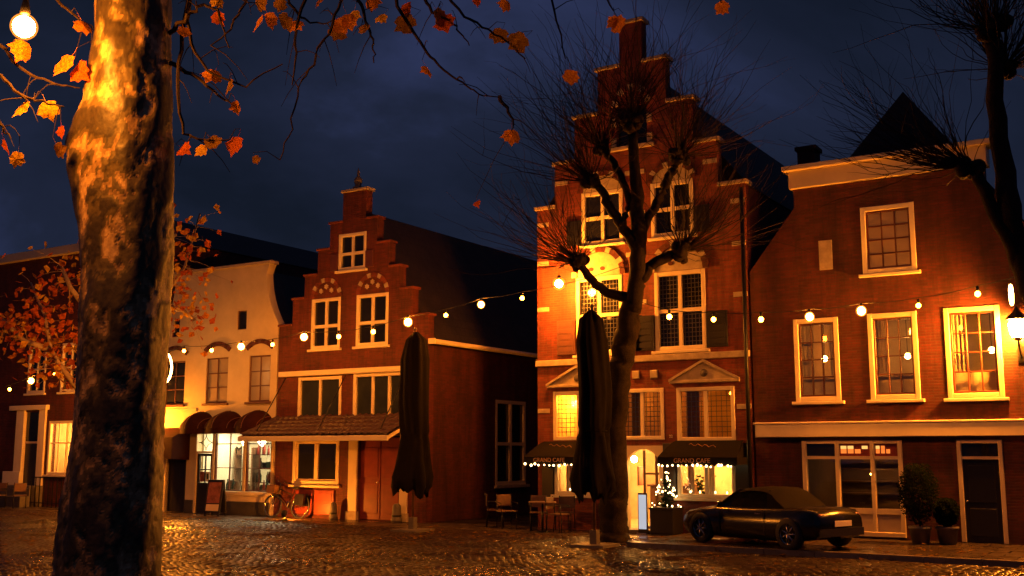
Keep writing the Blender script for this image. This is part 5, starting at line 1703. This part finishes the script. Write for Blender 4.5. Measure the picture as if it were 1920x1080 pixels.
# limbs above the frame and drooping twigs
def wp(px, py, dep): return at_d(px, py, dep) - pt_.location
limbs = [[top, wp(330, -700, 8.2), wp(480, -820, 8.6), wp(700, -760, 9.0), wp(900, -560, 9.2)],
         [top, wp(150, -760, 8.0), wp(-60, -800, 7.8), wp(-300, -640, 7.6)],
         [top, wp(300, -800, 7.4), wp(420, -1000, 6.8), wp(600, -1050, 6.2)],
         [top, wp(200, -900, 8.6), wp(220, -1300, 9.0)]]
limb_objs = []
for lm in limbs:
    limb_objs.append(MB().tube(lm, [.20, .15, .11, .08, .05][:len(lm)], 12).build('limb', 'plane', pt_, True))
twigs = [[(900, -560, 9.2), (860, -300, 9.0), (790, -120, 8.8), (700, -60, 8.6), (640, 0, 8.5), (615, 60, 8.4), (585, 120, 8.4), (562, 165, 8.4), (545, 240, 8.3), (525, 300, 8.3)],
         [(790, -120, 8.8), (600, -70, 8.7), (540, 0, 8.6), (562, 30, 8.6), (585, 45, 8.6), (620, 40, 8.6)],
         [(700, -60, 8.6), (575, -20, 8.5), (555, 60, 8.5), (556, 110, 8.4), (548, 160, 8.4)],
         [(860, -300, 9.0), (730, -60, 8.9), (745, 10, 8.9), (775, 60, 8.9), (800, 100, 8.9), (830, 130, 8.9), (865, 155, 8.9), (895, 175, 8.9), (935, 182, 8.9)],
         [(790, -120, 8.8), (665, -20, 8.6), (680, 20, 8.6), (692, 60, 8.6), (702, 85, 8.6), (701, 118, 8.6)],
         [(900, -560, 9.2), (900, -200, 9.4), (830, -20, 9.3), (870, 30, 9.3), (915, 55, 9.3), (960, 85, 9.3), (985, 110, 9.3)],
         [(900, -200, 9.4), (790, -10, 9.2), (808, 22, 9.2), (845, 38, 9.2), (862, 60, 9.2), (880, 85, 9.2)],
         [(330, -700, 8.2), (420, -300, 8.0), (470, -40, 7.8), (455, 20, 7.8), (430, 55, 7.8), (395, 85, 7.8)],
         [(330, -700, 8.2), (380, -200, 8.1), (350, 20, 8.0), (365, 100, 8.0), (400, 140, 8.0), (460, 160, 8.0), (530, 120, 8.0)],
         [(318, 120, 8.0), (360, 140, 8.0), (400, 170, 8.0), (440, 200, 8.0)],
         [(318, 60, 8.0), (352, 30, 7.9), (380, 10, 7.9), (410, 20, 7.9), (430, 90, 7.9)],
         [(-300, -640, 7.6), (-100, -250, 7.8), (60, -60, 7.9), (120, 10, 7.9), (150, 40, 8.0), (172, 48, 8.0)],
         [(-300, -640, 7.6), (-120, -100, 7.7), (-20, 60, 7.8), (40, 130, 7.8), (100, 155, 7.8), (150, 165, 7.9)],
         [(-120, -100, 7.7), (-60, 110, 7.6), (0, 140, 7.6), (40, 180, 7.6), (80, 190, 7.6), (120, 200, 7.7)],
         [(-60, 110, 7.6), (-30, 200, 7.6), (5, 235, 7.6), (20, 260, 7.6)],
         [(420, -300, 8.0), (340, 60, 8.0), (334, 180, 7.9), (345, 250, 7.9), (380, 262, 7.9), (430, 262, 7.9)],
         [(900, -560, 9.2), (1010, -150, 9.6), (1040, 20, 9.6), (1060, 110, 9.6)], [(1010, -150, 9.6), (1130, -30, 9.8), (1150, 20, 9.8)],
         [(1130, -30, 9.8), (1290, -60, 10), (1340, -20, 10), (1352, 5, 10)], [(935, 182, 8.9), (955, 210, 8.9), (962, 240, 8.9)]]
tw = MB()
tpts = []
for tws in twigs:
    P_ = [wp(*q) for q in tws]
    fine = []
    for a, b_ in zip(P_, P_[1:]):
        for s in range(4):
            fine.append(a.lerp(b_, s / 4) + Vector((rg.uniform(-.012, .012), rg.uniform(-.02, .02), rg.uniform(-.012, .012))))
    fine.append(P_[-1])
    tpts += fine
    n = len(fine)
    tw.tube(fine, [.016 * (1 - i / n) + .0045 for i in range(n)], 5)
    for k in range(n // 6):       # side sprays
        p0 = fine[rg.randrange(n // 3, n)]
        d = Vector((rg.uniform(-1, 1), rg.uniform(-.6, .6), rg.uniform(-.9, .5))).normalized() * rg.uniform(.12, .4)
        q = [p0, p0 + d * .4 + Vector((0, 0, .02)), p0 + d * .75, p0 + d + Vector((0, 0, -.04))]
        tw.tube(q, [.005, .004, .003, .002], 4); tpts += q[1:]
twig_obj = tw.build('twigs', 'twig', pt_)
twig_obj['kind'] = 'stuff'
# remaining leaves: image direction, distance, size in metres, mesh
LV = [(40, 205, 7.6, .17, 2), (92, 208, 7.7, .16, 5), (12, 276, 7.6, .14, 3), (30, 300, 7.6, .15, 2), (42, 95, 7.7, .20, 0), (120, 125, 7.8, .21, 0), (150, 135, 7.8, .17, 3), 
      (158, 50, 7.9, .14, 0), (115, 248, 7.7, .11, 3), (112, 283, 7.7, .15, 4),
      (410, 35, 7.9, .14, 3), (345, 62, 7.9, .13, 0), (485, 48, 7.8, .20, 1), (505, 40, 7.8, .14, 0), (535, 42, 8.5, .16, 4), (556, 46, 8.5, .15, 0), (490, 8, 8.0, .14, 4), (405, 3, 7.9, .12, 2),
      (396, 140, 8.0, .15, 0), (428, 164, 8.0, .14, 4), (445, 202, 8.0, .13, 0), (345, 280, 7.9, .16, 3), (376, 283, 7.9, .12, 5), (401, 270, 7.9, .14, 4), (440, 274, 7.9, .18, 3),
      (640, 50, 8.6, .19, 0), (655, 42, 8.6, .17, 1), (632, 62, 8.6, .16, 4), (662, 28, 8.6, .13, 2), (695, 5, 8.6, .15, 0), (712, 32, 8.6, .12, 2), (684, 56, 8.6, .13, 4), (700, 3, 8.7, .14, 3),
      (762, 18, 8.9, .16, 3), (758, 45, 8.9, .20, 4), (835, 45, 9.2, .20, 3), (828, 38, 9.2, .16, 0), (822, 30, 9.2, .14, 4), (935, 68, 9.3, .20, 4), (970, 80, 9.3, .22, 4), (948, 10, 9.3, .15, 0), (895, 3, 9.3, .12, 3),
      (803, 132, 8.9, .13, 0), (960, 256, 8.9, .17, 0), (1070, 146, 9.6, .16, 1), (1160, 48, 9.8, .22, 1), (1150, 42, 9.8, .15, 0), (1352, 14, 10, .16, 0), (895, 382, 9.0, .09, 3),
      (480, 300, 8.2, .07, 4), (525, 10, 8.4, .13, 4), (595, 5, 8.6, .12, 0)]
hang = MB()
for px, py, dep, sz, mi in LV:
    p_ = at_d(px, py, dep) - pt_.location
    alt = {0: (0, 6, 7), 1: (1, 7), 2: (2, 9), 3: (3, 8), 4: (4, 10), 5: (5, 9)}[mi]
    o = place('leaf', leaves[rg.choice(alt)], pt_, p_)
    sz *= rg.uniform(.78, 1.0)
    o.scale = (sz * rg.uniform(.75, 1), sz, sz)
    flip = rg.uniform(-.9, .9) + math.pi        # stalk up, blade hanging
    o.rotation_euler = (rg.uniform(-.6, .6), flip, YAW + rg.uniform(-.9, .9))
    M_ = o.rotation_euler.to_matrix() @ Vector((.05 * sz, .02 * sz, -.95 * sz))
    s0 = p_ + M_
    near = min(tpts, key=lambda q: (q - s0).length + max(0, s0.z - q.z) * .5)
    mid_ = s0.lerp(near, .5) + Vector((0, 0, .04))
    hang.tube([near, mid_, s0], [.004, .003, .002], 4)
tag(hang.build('leaf_twigs', 'twig', pt_), kind='stuff')

# --- pollarded plane trees
def pollard(name, label, loc, trunk_pts, trunk_r, limbs_, knobs, shoot_len, seed, nsh=46, up=1.0, mat='bark'):
    t = thing(name, label, 'tree', loc)
    o_ = Vector(loc); rgp = random.Random(seed)
    def wob(pts, rad, amp=.035):
        P_, Q_ = [], []
        for i in range(len(pts) - 1):
            for s in range(5):
                u = s / 5
                P_.append(Vector(pts[i]).lerp(Vector(pts[i + 1]), u) - o_ + Vector((rgp.uniform(-amp, amp), rgp.uniform(-amp, amp), 0)))
                Q_.append((rad[i] + (rad[i + 1] - rad[i]) * u) * (1 + .07 * math.sin((i + u) * 2.3 + seed) + rgp.uniform(-.025, .025)))
        P_.append(Vector(pts[-1]) - o_); Q_.append(rad[-1])
        return P_, Q_
    P_, Q_ = wob(trunk_pts, trunk_r)
    P_[0].z = -.03
    MB().tube(P_, Q_, 14).build('trunk', mat, t, True)
    for pts, rad in limbs_:
        P_, Q_ = wob(pts, rad)
        MB().tube(P_, Q_, 10).build('limb', mat, t, True)
    sh = MB()
    for c, r_, lean in knobs:
        c = Vector(c) - o_
        k = MB()
        for j in range(16):
            d = Vector((rgp.uniform(-1, 1), rgp.uniform(-1, 1), rgp.uniform(-.8, .9)))
            k.ball(tuple(c + d * r_ * .75), r_ * rgp.uniform(.28, .6), 8, 6, rgp.uniform(.8, 1.2), rgp.uniform(.8, 1.2), rgp.uniform(.8, 1.3))
        k.build('knuckle', mat, t, True)
        for j in range(nsh):
            d = Vector((rgp.gauss(lean[0], .55), rgp.gauss(lean[1], .5), abs(rgp.gauss(lean[2], .45)))).normalized()
            ln = shoot_len * rgp.uniform(.3, 1.1)
            p = c + d * r_ * .5
            pts = [p.copy()]
            step = ln / 7
            dd_ = d.copy()
            for q in range(7):
                dd_ = (dd_ + Vector((rgp.gauss(0, .20), rgp.gauss(0, .20), rgp.gauss(.05 * up, .14)))).normalized()
                p = p + dd_ * step
                pts.append(p.copy())
            r0 = rgp.uniform(.005, .013)
            sh.tube(pts, [r0 * (1 - q / 8) + .002 for q in range(8)], 3, False)
            for q in range(rgp.choice((0, 1, 2, 3))):
                st_ = rgp.randrange(1, 6)
                p2 = pts[st_].copy(); d2 = (pts[st_ + 1] - pts[st_]).normalized()
                d2 = (d2 + Vector((rgp.uniform(-.8, .8), rgp.uniform(-.8, .8), rgp.uniform(-.2, .4)))).normalized()
                br = [p2.copy()]
                for w_ in range(4):
                    d2 = (d2 + Vector((rgp.gauss(0, .22), rgp.gauss(0, .22), rgp.gauss(.06, .15)))).normalized()
                    p2 = p2 + d2 * ln * .085
                    br.append(p2.copy())
                sh.tube(br, [r0 * .6, r0 * .5, r0 * .4, r0 * .3, .0015], 3, False)
    tag(sh.build('shoots', 'twig', t), kind='stuff')
    return t
def c2(px, py, Y=22.2): return tuple(at_y(px, py, Y))
tbase = at_y(1150, 1014, 22.2)
trk = [(tbase.x, 22.2, 0), (tbase.x + .02, 22.2, .35), c2(1150, 930), c2(1152, 800), c2(1160, 700), c2(1172, 640), c2(1186, 570)]
limbsC = [([c2(1184, 585), c2(1196, 500), c2(1198, 430), c2(1192, 330), c2(1188, 250)], [.22, .19, .17, .14, .12]),
          ([c2(1196, 470), c2(1165, 420, 22.0), c2(1142, 385, 21.9), c2(1122, 350, 21.8)], [.15, .12, .10, .09]),
          ([c2(1168, 425, 22.0), c2(1180, 370, 22.1), c2(1160, 320, 22.1), c2(1135, 285, 22.1)], [.10, .09, .08, .08]),
          ([c2(1186, 560), c2(1140, 550, 21.9), c2(1105, 522, 21.7), c2(1088, 492, 21.6)], [.14, .11, .09, .08]),
          ([c2(1192, 540), c2(1218, 500, 22.4), c2(1250, 482, 22.5), c2(1276, 470, 22.6)], [.16, .13, .11, .10]),
          ([c2(1198, 440), c2(1232, 380, 22.5), c2(1256, 330, 22.6), c2(1270, 300, 22.7)], [.13, .11, .10, .09])]
knobsC = [(c2(1187, 235), .26, (0, 0, 1)), (c2(1110, 340, 21.8), .20, (-.5, -.2, .7)), (c2(1130, 280, 22.1), .19, (-.3, 0, 1)), (c2(1085, 492, 21.6), .18, (-.7, -.2, .5)),
          (c2(1278, 472, 22.6), .26, (.5, .1, .6)), (c2(1272, 296, 22.7), .22, (.4, .1, .9))]
pollard('pollarded_tree', 'pollarded plane tree with dark knuckled limbs before the tallest gable', (tbase.x, 22.2, 0), trk, [.42, .33, .30, .28, .27, .26, .25], limbsC, knobsC, 3.5, 3, 84)
rb = (-1.75, 19.0, 0)
limbsR = [([(-1.80, 19, 3.2), (-2.05, 19, 4.6), c2(1895, 420, 19), c2(1872, 260, 19), c2(1862, 80, 19)], [.25, .20, .17, .15, .14]),
          ([(-2.05, 19, 4.6), (-2.45, 18.9, 5.7), c2(1828, 318, 18.8)], [.15, .12, .09])]
knobsR = [(c2(1860, 62, 19), .26, (-.2, 0, .9)), (c2(1820, 312, 18.8), .20, (-.9, -.1, .25)), (c2(1880, 130, 19.2), .18, (.2, .3, .8))]
pollard('pollarded_tree', 'pollarded tree whose knuckles reach across the white roof cornice', rb, [rb, (-1.74, 19, 1.5), (-1.8, 19, 3.3)], [.36, .28, .26], limbsR, knobsR, 3.0, 9, 90)

# --- small tree with lit leaves beyond the plane trunk
sb = at_d(146, 955, 27.0); sb = Vector((sb.x, sb.y, 0))
ltr = thing('leafy_tree', 'small tree with glowing orange leaves beyond the big trunk', 'tree', tuple(sb))
def lw(px, py, dep=27.0): return at_d(px, py, dep) - sb
rgs = random.Random(21)
trp = [Vector((0, 0, -.02)), lw(146, 900), lw(143, 800), lw(150, 720)]
MB().tube(trp, [.14, .11, .095, .085], 10).build('trunk', 'barkpale', ltr, True)
sm_limbs = [[lw(148, 730), lw(128, 705), lw(108, 680), lw(95, 655), lw(85, 590), lw(60, 530)], [lw(150, 725), lw(165, 660, 27.2), lw(175, 600, 27.4), lw(190, 520, 27.5), lw(200, 450, 27.6)],
            [lw(150, 725), lw(185, 690, 27.2), lw(240, 630, 27.4), lw(300, 570, 27.5), lw(345, 500, 27.6), lw(375, 400, 27.6)], [lw(95, 655), lw(50, 640), lw(5, 600), lw(-40, 560)], [lw(175, 600, 27.4), lw(130, 540), lw(110, 490)],
            [lw(300, 570, 27.5), lw(340, 580, 27.3), lw(362, 600, 27.2)], [lw(190, 520, 27.5), lw(260, 470), lw(330, 440)]]
for lm in sm_limbs:
    n = len(lm)
    MB().tube([p_ + Vector((rgs.uniform(-.03, .03), rgs.uniform(-.05, .05), 0)) for p_ in lm], [.075 * (1 - i / n) + .012 for i in range(n)], 7).build('limb', 'barkpale', ltr, True)
lf = {k: MB() for k in ('leaf_y', 'leaf_o', 'leaf_r')}
allp = []
for lm in sm_limbs:
    for a, b_ in zip(lm[1:], lm[2:]):
        for s in range(8):
            allp.append(a.lerp(b_, s / 8))
tw2 = MB()
for i in range(1050):
    p_ = rgs.choice(allp) + Vector((rgs.gauss(0, .36), rgs.gauss(0, .42), rgs.gauss(-.05, .33)))
    u = Vector((rgs.uniform(-1, 1), rgs.uniform(-1, 1), rgs.uniform(-1, 1))).normalized()
    w = u.cross(Vector((rgs.uniform(-1, 1), rgs.uniform(-1, 1), rgs.uniform(-1, 1)))).normalized()
    s = rgs.uniform(.06, .125)
    k = rgs.choice(('leaf_y', 'leaf_o', 'leaf_r', 'leaf_r'))
    lf[k].add([p_ - u * s, p_ - u * s * .3 + w * s * .8, p_ + u * s * .3 + w * s * .45, p_ + u * s, p_ + u * s * .3 - w * s * .45, p_ - u * s * .3 - w * s * .8], [(0, 1, 2, 3, 4, 5)])
    if i % 4 == 0:
        near = min(allp, key=lambda q: (q - p_).length)
        tw2.tube([near, near.lerp(p_, .5) + Vector((0, 0, .04)), p_], [.008, .005, .003], 3, False)
for k, m_ in lf.items():
    tag(m_.build('foliage', k, ltr), kind='stuff')
tag(tw2.build('twigs', 'barkpale', ltr), kind='stuff')

# --- fallen leaves on the cobbles
fl = MB()
i = 0
while i < 1100:
    x_, y_ = rgs.uniform(-30, -2), rgs.uniform(7, 24)
    if not in_view(x_, y_, .5):
        continue
    i += 1
    a = rgs.uniform(0, 6.283); s = rgs.uniform(.05, .1)
    ca, sa = math.cos(a) * s, math.sin(a) * s
    z = .022 if not (x_ > -10.4 and y_ > KERB_Y) else .10
    if y_ > 23.2: z += .006
    fl.add([(x_ - ca, y_ - sa, z), (x_ - sa * .7, y_ + ca * .7, z + rgs.uniform(.005, .03)), (x_ + ca, y_ + sa, z + rgs.uniform(0, .02)), (x_ + sa * .7, y_ - ca * .7, z + rgs.uniform(0, .03))], [(0, 1, 2, 3)])
tag(fl.build('fallen_leaves', 'leaf_b'), 'scattered brown leaves lying on the wet cobbles', 'leaves', kind='stuff')

# ------------------------------------------------------------------ cafe window dressing
def candle(x, y, z, label, grp):
    t = thing('candle_glass', label, 'candle', (x, y, z), 0, grp)
    MB().lathe([(.03, 0), (.035, .01), (.035, .08)], 0, 0, 10).build('glass', 'cream', t, True)
    MB().ball((0, 0, .105), .022, 8, 6, sz=1.5).build('flame', 'fairy', t, True)
for x_ in (-14.1, -13.75, -13.3):
    candle(x_, FY + .36, .9, 'candle glass behind the cafe window beside the closed parasol', 'candles in the cafe windows')
for x_ in (-10.7, -10.45, -10.05, -9.75, -9.55):
    candle(x_, FY + .36, .9, 'candle glass behind the cafe window beside the fir', 'candles in the cafe windows')
part(MB().box(-14.55, -12.95, FY + .31, FY + .5, .84, .898), 'inner_sill', 'wood', hd)
part(MB().box(-10.95, -9.3, FY + .31, FY + .5, .84, .898), 'inner_sill', 'wood', hd)
def drape(h, x0, x1, z0, z1, y, mat='curtain'):
    mb = MB(); n = max(6, int((x1 - x0) / .02))
    for i in range(n):
        for zz in (z0, z1):
            mb.v.append((x0 + (x1 - x0) * i / (n - 1), y + .025 * math.sin(i * 1.5), zz))
    for i in range(n - 1):
        mb.f.append((2 * i, 2 * i + 2, 2 * i + 3, 2 * i + 1))
    part(mb, 'drape', mat, h, True)
for x0, x1, z0, z1 in ((-14.35, -14.1, .9, 1.96), (-13.15, -12.95, .9, 1.96), (-10.86, -10.68, .9, 1.96), (-10.3, -10.15, .9, 1.96), (-9.6, -9.42, .9, 1.96),
                       (-12.38, -12.15, 2.3, 3.55), (-11.42, -11.22, 2.3, 3.55), (-10.84, -10.5, 2.3, 3.55), (-9.6, -9.37, 2.3, 3.55)):
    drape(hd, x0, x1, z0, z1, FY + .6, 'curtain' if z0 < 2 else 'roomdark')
def leafy_pot(x, y, z, h, label):
    t = thing('potted_plant', label, 'plant', (x, y, z), 0, 'plants inside the cafe')
    MB().lathe([(.10, 0), (.14, .22), (.15, .24)], 0, 0, 12).build('pot', 'brown', t, True)
    def fn(rg_):
        v = Vector((rg_.gauss(0, .5), rg_.gauss(0, .5), rg_.uniform(-1, 1)))
        return Vector((v.x * .22, v.y * .22, .24 + (v.z + 1) / 2 * h)), v
    MB().tube([(0, 0, .2), (.02, 0, .24 + h * .8)], .012, 5).build('stem', 'bark', t)
    tag(leaf_cloud(260, fn, .11, rnd).build('foliage', 'green', t), kind='stuff')
leafy_pot(-14.0, FY + 1.0, .051, 1.2, 'leafy pot plant inside the cafe window beside the closed parasol')
leafy_pot(-10.75, FY + 1.2, .051, 1.1, 'leafy pot plant inside the cafe window beside the fir')
leafy_pot(-9.6, FY + 1.6, .051, 1.3, 'tall leafy pot plant deep inside the cafe near the wall')
for x_, y_, a_ in ((-13.3, FY + 1.6, 1.0), (-10.2, FY + 1.7, 2.6), (-10.95, FY + .9, -1.2)):
    chair_at(x_, y_, a_, 'chair standing inside the cafe', 'chairs inside the cafe', .051)
